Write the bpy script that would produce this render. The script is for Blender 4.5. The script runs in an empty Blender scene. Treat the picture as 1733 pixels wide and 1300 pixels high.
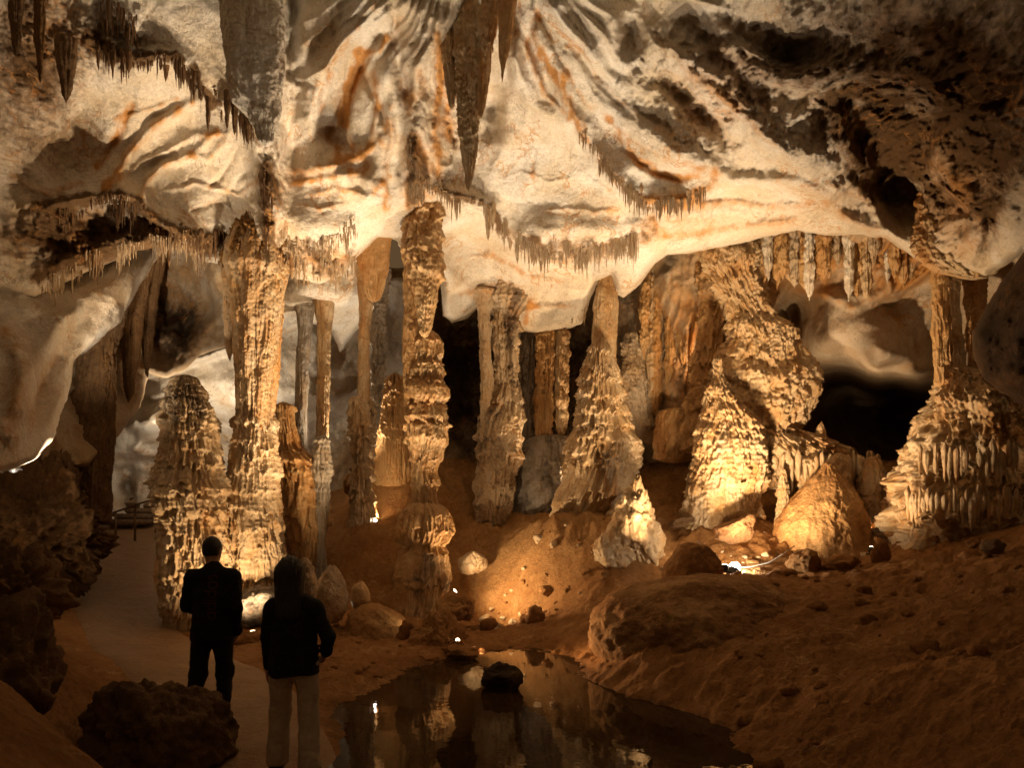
import bpy, bmesh, math, random
import numpy as np
from mathutils import Vector, Matrix
from mathutils.bvhtree import BVHTree

random.seed(7)
RNG = np.random.default_rng(11)
F, CX, HY, CH = 1261.0, 866.5, 868.0, 2.0      # focal length / principal point in photo pixels, eye height
C = bpy.context.scene.collection
TF = lambda Y: Y if Y >= 13.2 else 13.2 - (13.2 - Y) * .66       # the vault leans towards the viewer
V3 = lambda px, py, Y: np.array([(px - CX) / F * Y, Y, CH - (py - HY) / F * Y])

# ------------------------------------------------------------------ noise
_perm = RNG.permutation(256).astype(np.int32)
_perm = np.concatenate([_perm, _perm, _perm])
_g = RNG.normal(size=(256, 3)).astype(np.float32)
_g /= np.linalg.norm(_g, axis=1, keepdims=True)

def perlin(x, y, z):
    x = np.asarray(x, np.float32); y = np.asarray(y, np.float32); z = np.asarray(z, np.float32)
    x, y, z = np.broadcast_arrays(x, y, z)
    xi = np.floor(x).astype(np.int32); yi = np.floor(y).astype(np.int32); zi = np.floor(z).astype(np.int32)
    xf = x - xi; yf = y - yi; zf = z - zi
    xi &= 255; yi &= 255; zi &= 255
    u = xf * xf * xf * (xf * (xf * 6 - 15) + 10)
    v = yf * yf * yf * (yf * (yf * 6 - 15) + 10)
    w = zf * zf * zf * (zf * (zf * 6 - 15) + 10)
    def gr(dx, dy, dz):
        g = _g[_perm[_perm[_perm[(xi + dx) & 255] + ((yi + dy) & 255)] + ((zi + dz) & 255)]]
        return g[..., 0] * (xf - dx) + g[..., 1] * (yf - dy) + g[..., 2] * (zf - dz)
    a = gr(0, 0, 0); a = a + u * (gr(1, 0, 0) - a)
    b = gr(0, 1, 0); b = b + u * (gr(1, 1, 0) - b)
    c = gr(0, 0, 1); c = c + u * (gr(1, 0, 1) - c)
    d = gr(0, 1, 1); d = d + u * (gr(1, 1, 1) - d)
    a = a + v * (b - a); c = c + v * (d - c)
    return (a + w * (c - a)) * 1.6

def fbm(x, y, z, n=4, gain=.5):
    s = 0; a = 1.0; f = 1.0; t = 0
    for i in range(n):
        s = s + a * perlin(x * f + 17.3 * i, y * f + 5.1 * i, z * f - 9.7 * i); t += a; a *= gain; f *= 2.03
    return s / t

def ridged(x, y, z, n=3, gain=.5):
    s = 0; a = 1.0; f = 1.0; t = 0
    for i in range(n):
        s = s + a * (1 - np.abs(perlin(x * f + 31.1 * i, y * f, z * f + 7.7 * i)) * 1.7); t += a; a *= gain; f *= 2.1
    return s / t

def worley(x, y, z):
    x = np.asarray(x, np.float32)
    xi = np.floor(x).astype(np.int32); yi = np.floor(y).astype(np.int32); zi = np.floor(z).astype(np.int32)
    f1 = np.full(x.shape, 9.0, np.float32); f2 = f1.copy()
    for dx in (-1, 0, 1):
        for dy in (-1, 0, 1):
            for dz in (-1, 0, 1):
                a = xi + dx; b = yi + dy; c = zi + dz
                h = _perm[_perm[_perm[a & 255] + (b & 255)] + (c & 255)]
                px = a + .5 + .48 * _g[h, 0]; py = b + .5 + .48 * _g[h, 1]; pz = c + .5 + .48 * _g[h, 2]
                d = (px - x) ** 2 + (py - y) ** 2 + (pz - z) ** 2
                m = d < f1
                f2 = np.where(m, f1, np.minimum(f2, d)); f1 = np.where(m, d, f1)
    return np.sqrt(f1), np.sqrt(f2)

def sstep(a, b, x):
    t = np.clip((x - a) / (b - a), 0, 1); return t * t * (3 - 2 * t)

class RBF:
    def __init__(s, P, v, scale=1.0, smooth=0.0):
        s.P = np.asarray(P, float) / scale; s.sc = scale
        n = len(s.P); A = np.zeros((n + 3, n + 3))
        A[:n, :n] = np.linalg.norm(s.P[:, None] - s.P[None], axis=2)
        A[:n, :n] = np.sqrt(A[:n, :n] ** 2 + .02) - smooth * np.eye(n)
        A[:n, n:] = np.c_[np.ones(n), s.P]; A[n:, :n] = A[:n, n:].T
        s.w = np.linalg.solve(A, np.r_[np.asarray(v, float), 0, 0, 0])
    def __call__(s, x, y):
        x = np.asarray(x, float) / s.sc; y = np.asarray(y, float) / s.sc
        r = s.w[-3] + s.w[-2] * x + s.w[-1] * y
        for (a, b), w in zip(s.P, s.w[:-3]):
            r = r + w * np.sqrt((x - a) ** 2 + (y - b) ** 2 + .02)
        return r

# ------------------------------------------------------------------ object helpers
def props(o, label=None, cat=None, group=None, kind=None):
    if label: o['label'] = label
    if cat: o['category'] = cat
    if group: o['group'] = group
    if kind: o['kind'] = kind
    return o

def empty(name, loc, label, cat, group=None):
    o = bpy.data.objects.new(name, None); C.objects.link(o)
    o.location = [float(a) for a in loc]; o.empty_display_size = .2
    return props(o, label, cat, group)

def mesh_np(name, V, Fq, mat, mask=None, base=None, parent=None, smooth=True):
    V = np.asarray(V, np.float32).reshape(-1, 3); base = np.zeros(3) if base is None else np.asarray(base, float)
    V = V - base.astype(np.float32)
    me = bpy.data.meshes.new(name)
    Fq = np.asarray(Fq, np.int32); k = Fq.shape[1]
    me.vertices.add(len(V)); me.vertices.foreach_set('co', V.ravel())
    me.loops.add(Fq.size); me.loops.foreach_set('vertex_index', Fq.ravel())
    me.polygons.add(len(Fq)); me.polygons.foreach_set('loop_start', np.arange(0, Fq.size, k, dtype=np.int32))
    me.update(calc_edges=True)
    me.polygons.foreach_set('use_smooth', np.full(len(Fq), smooth))
    if mask is not None:
        at = me.color_attributes.new('mask', 'FLOAT_COLOR', 'POINT')
        m = np.ones((len(V), 4), np.float32); m[:, :3] = np.clip(np.asarray(mask, np.float32).reshape(-1, 3), 0, 1)
        at.data.foreach_set('color', m.ravel())
    me.materials.append(mat); me.validate()
    o = bpy.data.objects.new(name, me); C.objects.link(o)
    if parent is not None:
        o.parent = parent; o.location = [float(a) for a in base - np.array(parent.location)]
    else:
        o.location = [float(a) for a in base]
    return o

def bm_obj(name, bm, mat, parent=None, loc=None, smooth=True):
    me = bpy.data.meshes.new(name); bm.to_mesh(me); bm.free()
    for p in me.polygons: p.use_smooth = smooth
    me.materials.append(mat)
    o = bpy.data.objects.new(name, me); C.objects.link(o)
    if parent is not None: o.parent = parent
    if loc is not None: o.location = [float(a) for a in loc]
    return o

def grid_faces(n, m, wrap=False):
    i = np.arange(n - 1)[:, None]; j = np.arange(m if wrap else m - 1)[None]
    a = i * m + j; b = i * m + (j + 1) % m; c = (i + 1) * m + (j + 1) % m; d = (i + 1) * m + j
    return np.stack([a, b, c, d], -1).reshape(-1, 4)

# ------------------------------------------------------------------ materials
def rock_mat(name, pale, tan, ochre, dark, rough=.75, bump=.5, fine=30., spec=.3, mott=1.3, contrast=.5):
    """limestone: pale/tan mottling; vertex mask R = ochre stain, G = dark crust, B = grey wash"""
    m = bpy.data.materials.new(name); m.use_nodes = True; nt = m.node_tree; N = nt.nodes; L = nt.links
    N.clear()
    out = N.new('ShaderNodeOutputMaterial'); bs = N.new('ShaderNodeBsdfPrincipled'); L.new(bs.outputs[0], out.inputs[0])
    tc = N.new('ShaderNodeTexCoord'); at = N.new('ShaderNodeVertexColor'); at.layer_name = 'mask'
    sp = N.new('ShaderNodeSeparateColor'); L.new(at.outputs[0], sp.inputs[0])
    def noise(s, d=6, r=.55, dist=0., vec=None):
        n = N.new('ShaderNodeTexNoise'); n.inputs['Scale'].default_value = s; n.inputs['Detail'].default_value = d
        n.inputs['Roughness'].default_value = r; n.inputs['Distortion'].default_value = dist
        L.new(vec or tc.outputs['Object'], n.inputs['Vector']); return n.outputs[0]
    def ramp(v, a, b):
        r = N.new('ShaderNodeMapRange'); r.interpolation_type = 'SMOOTHSTEP'
        r.inputs[1].default_value = a; r.inputs[2].default_value = b; L.new(v, r.inputs[0]); return r.outputs[0]
    def math_(op, a, b):
        q = N.new('ShaderNodeMath'); q.operation = op
        for k, v in enumerate((a, b)):
            if isinstance(v, (int, float)): q.inputs[k].default_value = v
            else: L.new(v, q.inputs[k])
        return q.outputs[0]
    def mix(f, a, b, mode='MIX'):
        q = N.new('ShaderNodeMix'); q.data_type = 'RGBA'; q.blend_type = mode
        if isinstance(f, (int, float)): q.inputs[0].default_value = f
        else: L.new(f, q.inputs[0])
        for k, v in ((6, a), (7, b)):
            if isinstance(v, tuple): q.inputs[k].default_value = (*v, 1)
            else: L.new(v, q.inputs[k])
        return q.outputs[2]
    col = mix(ramp(noise(mott, 8, .6, .6), .5 - contrast * .3, .5 + contrast * .3), pale, tan)
    st = math_('ADD', sp.outputs[0], math_('MULTIPLY', math_('SUBTRACT', noise(3.1, 7, .65, 1.2), .5), .75))
    col = mix(ramp(st, .18, .85), col, ochre)
    col = mix(sp.outputs[2], col, (.30, .29, .30))
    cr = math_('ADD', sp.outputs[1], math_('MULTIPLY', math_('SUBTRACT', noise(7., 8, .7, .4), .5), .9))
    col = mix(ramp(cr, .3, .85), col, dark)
    vn = noise(1.7, 5, .6, 1.0); va = math_('ABSOLUTE', math_('SUBTRACT', vn, .5), 0.)
    col = mix(math_('MULTIPLY', math_('SUBTRACT', 1.0, ramp(va, .0, .030)), math_('MULTIPLY', ramp(noise(.9, 3), .5, .62), .75)), col, ochre)
    vb = math_('ABSOLUTE', math_('SUBTRACT', noise(1.1, 9, .62, .7), .5), 0.)
    col = mix(math_('MULTIPLY', math_('SUBTRACT', 1.0, ramp(vb, .0, .006)), math_('MULTIPLY', ramp(noise(1.3, 3), .5, .6), .7)), col, dark)
    fv = noise(fine, 6, .7)
    r2 = N.new('ShaderNodeMapRange'); r2.inputs[1].default_value = .3; r2.inputs[2].default_value = .7
    r2.inputs[3].default_value = .72; r2.inputs[4].default_value = 1.12; L.new(fv, r2.inputs[0])
    gq = N.new('ShaderNodeCombineColor'); [L.new(r2.outputs[0], gq.inputs[k]) for k in range(3)]
    col = mix(1.0, col, gq.outputs[0], 'MULTIPLY')
    L.new(col, bs.inputs['Base Color'])
    bs.inputs['Roughness'].default_value = rough; bs.inputs['Specular IOR Level'].default_value = spec
    hgt = math_('ADD', noise(fine * .45, 9, .68), math_('MULTIPLY', noise(fine * 2.2, 4, .6), .35))
    bp = N.new('ShaderNodeBump'); bp.inputs['Strength'].default_value = bump; bp.inputs['Distance'].default_value = .06
    L.new(hgt, bp.inputs['Height']); L.new(bp.outputs[0], bs.inputs['Normal'])
    return m

def plain_mat(name, col, rough=.7, spec=.3, noise_scale=None, var=.25, emit=None, metal=0., bump=0.):
    m = bpy.data.materials.new(name); m.use_nodes = True; nt = m.node_tree
    bs = nt.nodes['Principled BSDF']
    bs.inputs['Base Color'].default_value = (*col, 1); bs.inputs['Roughness'].default_value = rough
    bs.inputs['Specular IOR Level'].default_value = spec; bs.inputs['Metallic'].default_value = metal
    if noise_scale:
        n = nt.nodes.new('ShaderNodeTexNoise'); n.inputs['Scale'].default_value = noise_scale; n.inputs['Detail'].default_value = 6
        tc = nt.nodes.new('ShaderNodeTexCoord'); nt.links.new(tc.outputs['Object'], n.inputs['Vector'])
        r = nt.nodes.new('ShaderNodeValToRGB')
        r.color_ramp.elements[0].color = (*[c * (1 - var) for c in col], 1); r.color_ramp.elements[1].color = (*[min(1, c * (1 + var)) for c in col], 1)
        r.color_ramp.elements[0].position = .35; r.color_ramp.elements[1].position = .65
        nt.links.new(n.outputs[0], r.inputs[0]); nt.links.new(r.outputs[0], bs.inputs['Base Color'])
        if bump:
            b = nt.nodes.new('ShaderNodeBump'); b.inputs['Strength'].default_value = bump; b.inputs['Distance'].default_value = .02
            nt.links.new(n.outputs[0], b.inputs['Height']); nt.links.new(b.outputs[0], bs.inputs['Normal'])
    if emit:
        bs.inputs['Emission Color'].default_value = (*emit[0], 1); bs.inputs['Emission Strength'].default_value = emit[1]
    return m

M = dict(
    ceil=rock_mat('pale_limestone', (.70, .645, .56), (.62, .52, .385), (.50, .245, .075), (.125, .070, .030), .8, .8, 26., .25, 1.1),
    wall=rock_mat('tan_limestone', (.55, .46, .35), (.44, .31, .18), (.46, .22, .06), (.07, .045, .025), .7, .75, 24., .3, 1.4),
    white=rock_mat('white_calcite', (.80, .76, .69), (.66, .57, .45), (.48, .26, .09), (.10, .06, .03), .7, .8, 22., .3, 1.2),
    darkrock=rock_mat('brown_rock', (.20, .12, .06), (.14, .08, .038), (.24, .12, .035), (.045, .028, .016), .85, .8, 20., .2, 1.6),
    flow=rock_mat('cream_flowstone', (.60, .47, .31), (.49, .33, .165), (.48, .225, .055), (.085, .050, .026), .48, .6, 34., .45, 2.2),
    orange=rock_mat('orange_flowstone', (.55, .36, .17), (.48, .27, .10), (.44, .19, .045), (.09, .05, .025), .42, .55, 34., .5, 2.4),
    grey=rock_mat('grey_flowstone', (.40, .36, .31), (.30, .25, .19), (.36, .22, .09), (.06, .045, .035), .5, .6, 30., .4, 2.4),
    mud=rock_mat('brown_mud', (.34, .168, .058), (.25, .114, .034), (.48, .29, .125), (.060, .029, .011), .85, 1.0, 15., .22, 1.2),
    path=rock_mat('packed_clay_path', (.30, .18, .09), (.24, .14, .065), (.27, .14, .05), (.10, .06, .03), .6, .45, 18., .35, 1.6),
    straw=rock_mat('straw_calcite', (.58, .46, .32), (.45, .31, .17), (.42, .2, .06), (.09, .055, .03), .6, .3, 60., .3, 6.),
    dstraw=rock_mat('brown_straw_calcite', (.24, .14, .07), (.15, .085, .04), (.25, .12, .04), (.05, .03, .015), .7, .3, 60., .3, 6.),
    cloth=plain_mat('black_cloth', (.012, .011, .011), .85, .2, 60, .4, bump=.3),
    jean=plain_mat('dark_trousers', (.014, .013, .014), .85, .2, 60, .4, bump=.3),
    greycloth=plain_mat('grey_trousers', (.42, .34, .26), .9, .2, 30, .08, bump=.3),
    skin=plain_mat('skin', (.42, .25, .17), .55, .35, 40, .12),
    hair=plain_mat('dark_hair', (.015, .010, .007), .5, .4, 120, .5, bump=.5),
    shoe=plain_mat('pale_shoe', (.55, .50, .44), .6, .3, 40, .15),
    red=plain_mat('red_print', (.055, .008, .007), .6, .3),
    metal=plain_mat('dark_metal', (.05, .05, .055), .45, .4, 30, .2, metal=.6),
    cable=plain_mat('black_cable', (.012, .011, .01), .6, .3),
    lens=plain_mat('lit_lens', (1, .9, .75), .3, .3, emit=((1., .9, .74), 160.)),
    lenswarm=plain_mat('lit_warm_lens', (1, .8, .55), .3, .3, emit=((1., .72, .4), 14.)),
    wood=plain_mat('weathered_wood', (.16, .10, .055), .75, .25, 14, .3, bump=.4),
)

# ------------------------------------------------------------------ rock sheets (walls and ceilings)
def polydist(px, py, pts):
    """distance and signed side of points to an open polyline"""
    best = np.full(px.shape, 1e9); side = np.zeros(px.shape)
    for (x0, y0), (x1, y1) in zip(pts[:-1], pts[1:]):
        dx, dy = x1 - x0, y1 - y0; l2 = dx * dx + dy * dy + 1e-9
        t = np.clip(((px - x0) * dx + (py - y0) * dy) / l2, 0, 1)
        d = np.hypot(px - x0 - t * dx, py - y0 - t * dy)
        m = d < best; best = np.where(m, d, best)
        side = np.where(m, np.sign(dx * (py - y0) - dy * (px - x0)), side)
    return best, side

def closest_on(px, py, pts):
    best = np.full(px.shape, 1e9); qx = px.copy(); qy = py.copy()
    for (x0, y0), (x1, y1) in zip(pts, pts[1:] + pts[:1]):
        dx, dy = x1 - x0, y1 - y0; l2 = dx * dx + dy * dy + 1e-9
        t = np.clip(((px - x0) * dx + (py - y0) * dy) / l2, 0, 1)
        ax = x0 + t * dx; ay = y0 + t * dy; d = np.hypot(px - ax, py - ay)
        m = d < best; best = np.where(m, d, best); qx = np.where(m, ax, qx); qy = np.where(m, ay, qy)
    return best, qx, qy

def inside(px, py, pts):
    c = np.zeros(px.shape, bool)
    for (x0, y0), (x1, y1) in zip(pts, pts[1:] + pts[:1]):
        c ^= ((y0 > py) != (y1 > py)) & (px < (x1 - x0) * (py - y0) / (y1 - y0 + 1e-12) + x0)
    return c

def roughen(pts, step=9, amp=3.0, seed=0, frame=(-60, 1800, -60, 1400)):
    out = []
    for (x0, y0), (x1, y1) in zip(pts, pts[1:] + pts[:1]):
        n = max(1, int(math.hypot(x1 - x0, y1 - y0) / step))
        far = (max(x0, x1) < frame[0] or min(x0, x1) > frame[1] or max(y0, y1) < frame[2])
        if far: n = 1
        for i in range(n):
            t = i / n; x = x0 + t * (x1 - x0); y = y0 + t * (y1 - y0)
            if not far:
                x += amp * float(fbm(np.array([x / 23.]), np.array([y / 23.]), np.array([seed + .5]))[0])
                y += amp * 1.3 * float(fbm(np.array([x / 17.]), np.array([y / 17.]), np.array([seed + 9.5]))[0])
            out.append((x, y))
    return out

SHEETS = {}
def sheet(name, poly, ctrl, mat, strokes=(), blobs=(), step=2.6, scallop=(.3, 1.3), fb=(.12, .6), base_mask=(.1, .05, 0), curl=(16, .7),
          flutes=0., rough0=.15, folds=.3, fan=None, seed=0, edge=3.0, thick=.6):
    """a rock surface: depth over the view interpolated through control points, carved by strokes and noise; closed at the back"""
    poly = roughen(poly, 8, edge, seed)
    P = np.array(poly); x0, y0 = P.min(0) - step; x1, y1 = P.max(0) + step
    gx = np.arange(x0, x1 + step, step); gy = np.arange(y0, y1 + step, step)
    px, py = np.meshgrid(gx, gy)
    ins = inside(px, py, poly)
    near = ins.copy()
    near[1:] |= ins[:-1]; near[:-1] |= ins[1:]; near[:, 1:] |= near[:, :-1].copy(); near[:, :-1] |= near[:, 1:].copy()
    d, qx, qy = closest_on(px, py, poly)
    d = np.where(ins, d, 0); px = np.where(ins, px, qx); py = np.where(ins, py, qy)
    ct = np.array(ctrl, float)
    Yd = RBF(ct[:, :2], ct[:, 2], 200.)(px, py)
    stain = np.full(px.shape, float(base_mask[0])); crust_shade = np.full(px.shape, float(base_mask[1])); grey = np.full(px.shape, float(base_mask[2]))
    rgh = np.full(px.shape, float(rough0)); flt = np.full(px.shape, float(flutes))
    for (cx, cy, rx, ry, st, cr, ro, fl, *rest) in blobs:
        w = np.exp(-(((px - cx) / rx) ** 2 + ((py - cy) / ry) ** 2) ** 1.5)
        stain += st * w; crust_shade += cr * w; rgh += ro * w; flt += fl * w
        if rest: Yd = Yd - rest[0] * w
        if len(rest) > 1: grey += rest[1] * w
    wx = px + 7 * fbm(px / 60., py / 60., seed + 3.) + 3 * fbm(px / 18., py / 18., seed + 5.)
    wy = py + 7 * fbm(px / 60., py / 60., seed + 13.) + 3 * fbm(px / 18., py / 18., seed + 15.)
    for (pts, wa, wb, h, st, cr) in strokes:
        a = np.array(pts); lo = a.min(0) - 3.2 * max(wa, wb) - 20; hi = a.max(0) + 3.2 * max(wa, wb) + 20
        iy = np.where((gy > lo[1]) & (gy < hi[1]))[0]; ix = np.where((gx > lo[0]) & (gx < hi[0]))[0]
        if not len(iy) or not len(ix): continue
        s = np.s_[iy[0]:iy[-1] + 1, ix[0]:ix[-1] + 1]
        dd, sd = polydist(wx[s], wy[s], pts)
        w = np.where(sd < 0, wa, wb)
        # fade towards the ends of the stroke
        e = np.minimum(np.hypot(wx[s] - pts[0][0], wy[s] - pts[0][1]), np.hypot(wx[s] - pts[-1][0], wy[s] - pts[-1][1]))
        k = np.exp(-(dd / w) ** 2) * (.35 + .65 * sstep(0, 40, e))
        Yd[s] -= h * k
        mm = np.exp(-(dd / (0.75 * np.minimum(wa, wb) + 4)) ** 2) * (.6 + .8 * fbm(px[s] / 14., py[s] / 30., seed + 21.))
        stain[s] += st * mm; crust_shade[s] += cr * mm
    X = (px - CX) / F * Yd; Z = CH - (py - HY) / F * Yd
    qd = .25 * fbm(X * .7, Yd * .7, Z * .7 + seed, 3)
    f1, f2 = worley((X / scallop[1] + qd * 2.2 + seed), Yd / scallop[1] * .8 + qd, Z / scallop[1] + qd * 2)
    Yn = Yd - scallop[0] * (np.minimum(f1, .95) ** 2 - .35)
    Yn -= fb[0] * fbm(X / fb[1], Yd / fb[1], Z / fb[1] + seed, 5, .5)
    wq = .5 * fbm(X * .5, Yd * .4, Z * .5 + seed + 8, 3)
    Yn -= folds * (ridged(X * .55 + wq, Yd * .3 + wq, Z * .55 + seed, 2, .35) - .5)
    if fan:      # drapery folds running down from the crown of the vault
        fx, fy, fk, fh, (mx0, mx1, my1) = fan
        ang = np.arctan2(px - fx, py - fy); rad = np.hypot(px - fx, py - fy)
        mk_ = sstep(mx0 - 60, mx0 + 60, px) * sstep(mx1 + 90, mx1 - 90, px) * sstep(my1 + 60, my1 - 90, py)
        wv = .10 * fbm(px / 150., py / 150., seed + 31., 3)
        fq = ridged((ang + wv) * fk, rad / 420., seed + 2.5, 2, .3)
        Yn -= fh * mk_ * (fq - .5); stain = stain + .5 * mk_ * np.clip(.42 - fq, 0, 1) * (.4 + 1.4 * np.clip(fbm(px / 90., py / 90., 3.3, 2) + .2, 0, 1))
    # rough crusts: ridged popcorn
    if rgh.max() > .02:
        Yn -= rgh * (.22 * (ridged(X * 2.2, Yd * .7, Z * 2.2, 4, .58) - .4) + .10 * fbm(X * 8, Yd * 2.5, Z * 6, 3, .6))
    if flt.max() > .02:
        warp = .35 * fbm(X * 1.1, Z * .5, seed + 2., 2)
        f = ridged((X + warp) * 2.6, Yd * .2, Z * .25 + seed, 2, .55) * .22 + .14 * ridged((X + warp) * 6.5, Yd * .3, Z * .4, 2)
        Yn -= np.clip(flt, 0, 1.6) * (f - .16)
        tier = np.sin(Z * 9 + 3 * fbm(X * 1.4, Yd, Z * .3, 2))
        Yn -= np.clip(flt, 0, 1.) * .025 * tier * (fbm(X * .8, Z * .8, seed + 1.) > .05)
    if curl[1]: Yn = Yn + curl[1] * (1 - np.sqrt(np.clip(d / curl[0], 0, 1) * (2 - np.clip(d / curl[0], 0, 1))))
    stain = stain + .40 * np.clip(fbm(X * .9 + 5, Yd * .9, Z * 2.2 + seed, 4, .6) - .12, 0, 1) + .3 * flt * fbm(X * 5, Yd, Z * .5, 2)
    crust_shade = crust_shade + .5 * rgh * (fbm(X * 1.8, Yd * .8, Z * 1.8 + 4, 4, .6) - .02) + .1 * np.clip(fbm(X * .5 - 3, Yd * .5, Z * .5, 3), 0, 1)
    X = (px - CX) / F * Yn; Z = CH - (py - HY) / F * Yn
    V = np.stack([X, Yn, Z], -1)
    n, m = px.shape
    Fq = grid_faces(n, m)
    keep = ins.ravel()[Fq].any(1); Fq = Fq[keep][:, ::-1]
    # drop degenerate corners beyond the outline
    used = np.unique(Fq); re = np.full(n * m, -1); re[used] = np.arange(len(used))
    mk = np.stack([stain, crust_shade, grey], -1).reshape(-1, 3)
    # the rim turns back from the lip, so the slab has real thickness
    E = np.concatenate([Fq[:, [0, 1]], Fq[:, [1, 2]], Fq[:, [2, 3]], Fq[:, [3, 0]]]); key = np.sort(E, 1) @ np.array([n * m, 1])
    _, first, cnt = np.unique(key, return_index=True, return_counts=True); be = E[first[cnt == 1]]
    Vf = V.reshape(-1, 3); bv = np.unique(be); o0 = np.array([0, 0, CH]); nb = len(bv); rows = [bv]; VV = [Vf]; MK = [mk]
    extra = np.full(n * m, -1); faces = [Fq]; prev = np.arange(n * m)
    for q in range(1, 5):
        f = 1 + thick * q / 4 / np.linalg.norm(Vf[bv] - o0, axis=1, keepdims=True)
        W = o0 + (Vf[bv] - o0) * f; W += .05 * fbm(W[:, :1] * 3, W[:, 1:2] * 3, W[:, 2:] * 3 + q, 3)
        cur = np.full(n * m, -1); cur[bv] = n * m + (q - 1) * nb + np.arange(nb); VV.append(W); MK.append(mk[bv])
        faces.append(np.stack([be[:, 1] if q == 1 else prev[be[:, 1]], be[:, 0] if q == 1 else prev[be[:, 0]], cur[be[:, 0]], cur[be[:, 1]]], 1)); prev = cur
    VV = np.concatenate(VV); MK = np.concatenate(MK); faces = np.concatenate(faces)
    used = np.unique(faces); re = np.full(len(VV), -1); re[used] = np.arange(len(used))
    o = mesh_np(name, VV[used], re[faces], mat, MK[used])
    props(o, kind='structure')
    SHEETS[name] = (gx, gy, np.where(near, Yn, np.nan), o)
    return o

def sample(name, px, py):
    gx, gy, Y, _ = SHEETS[name]
    j = int(round((px - gx[0]) / (gx[1] - gx[0]))); i = int(round((py - gy[0]) / (gy[1] - gy[0])))
    if 0 <= i < Y.shape[0] and 0 <= j < Y.shape[1] and Y[i, j] == Y[i, j]: return float(Y[i, j])
    return None

CEIL_POLY = [(-320, -260), (2080, -260), (2080, 380), (1733, 428), (1695, 452), (1668, 467), (1640, 464), (1600, 440), (1570, 425), (1548, 437),
    (1530, 424), (1500, 402), (1450, 397), (1400, 398), (1350, 390), (1300, 400), (1250, 412), (1190, 424), (1130, 430), (1108, 448), (1085, 480), (1056, 503),
    (1040, 494), (1034, 468), (1010, 480), (998, 505), (985, 548), (940, 562), (900, 567), (860, 560), (838, 536), (812, 520), (790, 541), (765, 547),
    (750, 535), (745, 470), (700, 470), (672, 405), (640, 400), (602, 440), (575, 470), (540, 480), (500, 472), (480, 456), (385, 450), (345, 441), (300, 418), (262, 418),
    (235, 424), (200, 438), (150, 458), (110, 478), (60, 506), (0, 490), (-320, 500)]
CEIL = [(-320, -260, 5.6), (-320, 100, 6.6), (-320, 500, 7), (0, -260, 6.3), (0, 0, 8.2), (0, 200, 9.2), (0, 350, 9.6), (0, 490, 10),
    (100, 0, 8.8), (100, 150, 9.7), (115, 250, 10.9), (100, 350, 10.4), (60, 480, 10.6), (150, 440, 11.6), (200, 0, 9), (200, 120, 10), (230, 220, 11.3),
    (200, 325, 11.3), (240, 400, 12), (300, 0, 9), (290, 88, 9.8), (300, 190, 11.5), (310, 300, 12.3), (330, 392, 12.7), (350, 435, 13.4),
    (400, 0, 9.2), (430, 100, 9.9), (440, 240, 11.4), (400, 330, 12.9), (450, 330, 12.6), (440, 440, 13.8), (500, 0, 9.9), (530, 150, 11.3), (500, 250, 12.4), (530, 330, 12.9),
    (520, 400, 13), (540, 470, 14), (600, 0, 9.4), (600, 100, 10.7), (600, 250, 12.2), (600, 350, 13), (640, 395, 13.6), (590, 455, 14.2),
    (700, 0, 9), (700, 100, 10), (720, 200, 11.3), (720, 300, 12.6), (720, 400, 14.2), (740, 470, 15), (800, 0, 9.2), (800, 100, 10.6), (800, 200, 12),
    (800, 300, 13), (780, 335, 13.2), (800, 420, 15.2), (800, 500, 16), (800, 540, 16.5), (900, 0, 9), (900, 100, 10.1), (900, 250, 12.2), (920, 300, 12.75), (920, 350, 13.3),
    (920, 398, 13.5), (930, 440, 14.9), (900, 500, 15.8), (900, 560, 16.4), (1000, 0, 8.8), (1000, 100, 9.8), (1000, 250, 11.9), (1000, 350, 13.2),
    (1000, 392, 13.4), (1000, 445, 14.6), (960, 545, 16.2), (1050, 300, 12.3), (1070, 390, 13.5), (1060, 440, 14.2), (1055, 500, 15),
    (1100, 0, 8.4), (1100, 100, 9.4), (1100, 250, 11), (1150, 330, 12), (1120, 400, 13.5), (1200, 0, 8.1), (1200, 150, 9.5), (1200, 285, 11.2),
    (1210, 335, 12.5), (1230, 400, 13.6), (1300, 0, 7.6), (1300, 150, 9), (1300, 300, 11.1), (1300, 390, 12.9), (1400, 0, 7.2), (1400, 150, 8.5), (1400, 280, 10),
    (1400, 390, 12.3), (1500, 0, 7), (1500, 160, 8.9), (1500, 250, 10.4), (1520, 340, 12.3), (1500, 400, 11.9), (1600, 0, 6.6), (1600, 150, 7.8),
    (1590, 285, 10.2), (1620, 400, 10.9), (1640, 460, 11.2), (1733, 0, 6), (1733, 150, 6.9), (1733, 300, 8.2), (1720, 420, 9.7), (2080, -260, 5), (2080, 100, 5.6), (2080, 380, 7),
    (866, -260, 7), (1300, -260, 6)]
CEIL = [(a, b, TF(y) if -100 < a < 1450 else (TF(y) * .6 + y * .4)) for a, b, y in CEIL]
S = []
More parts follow.
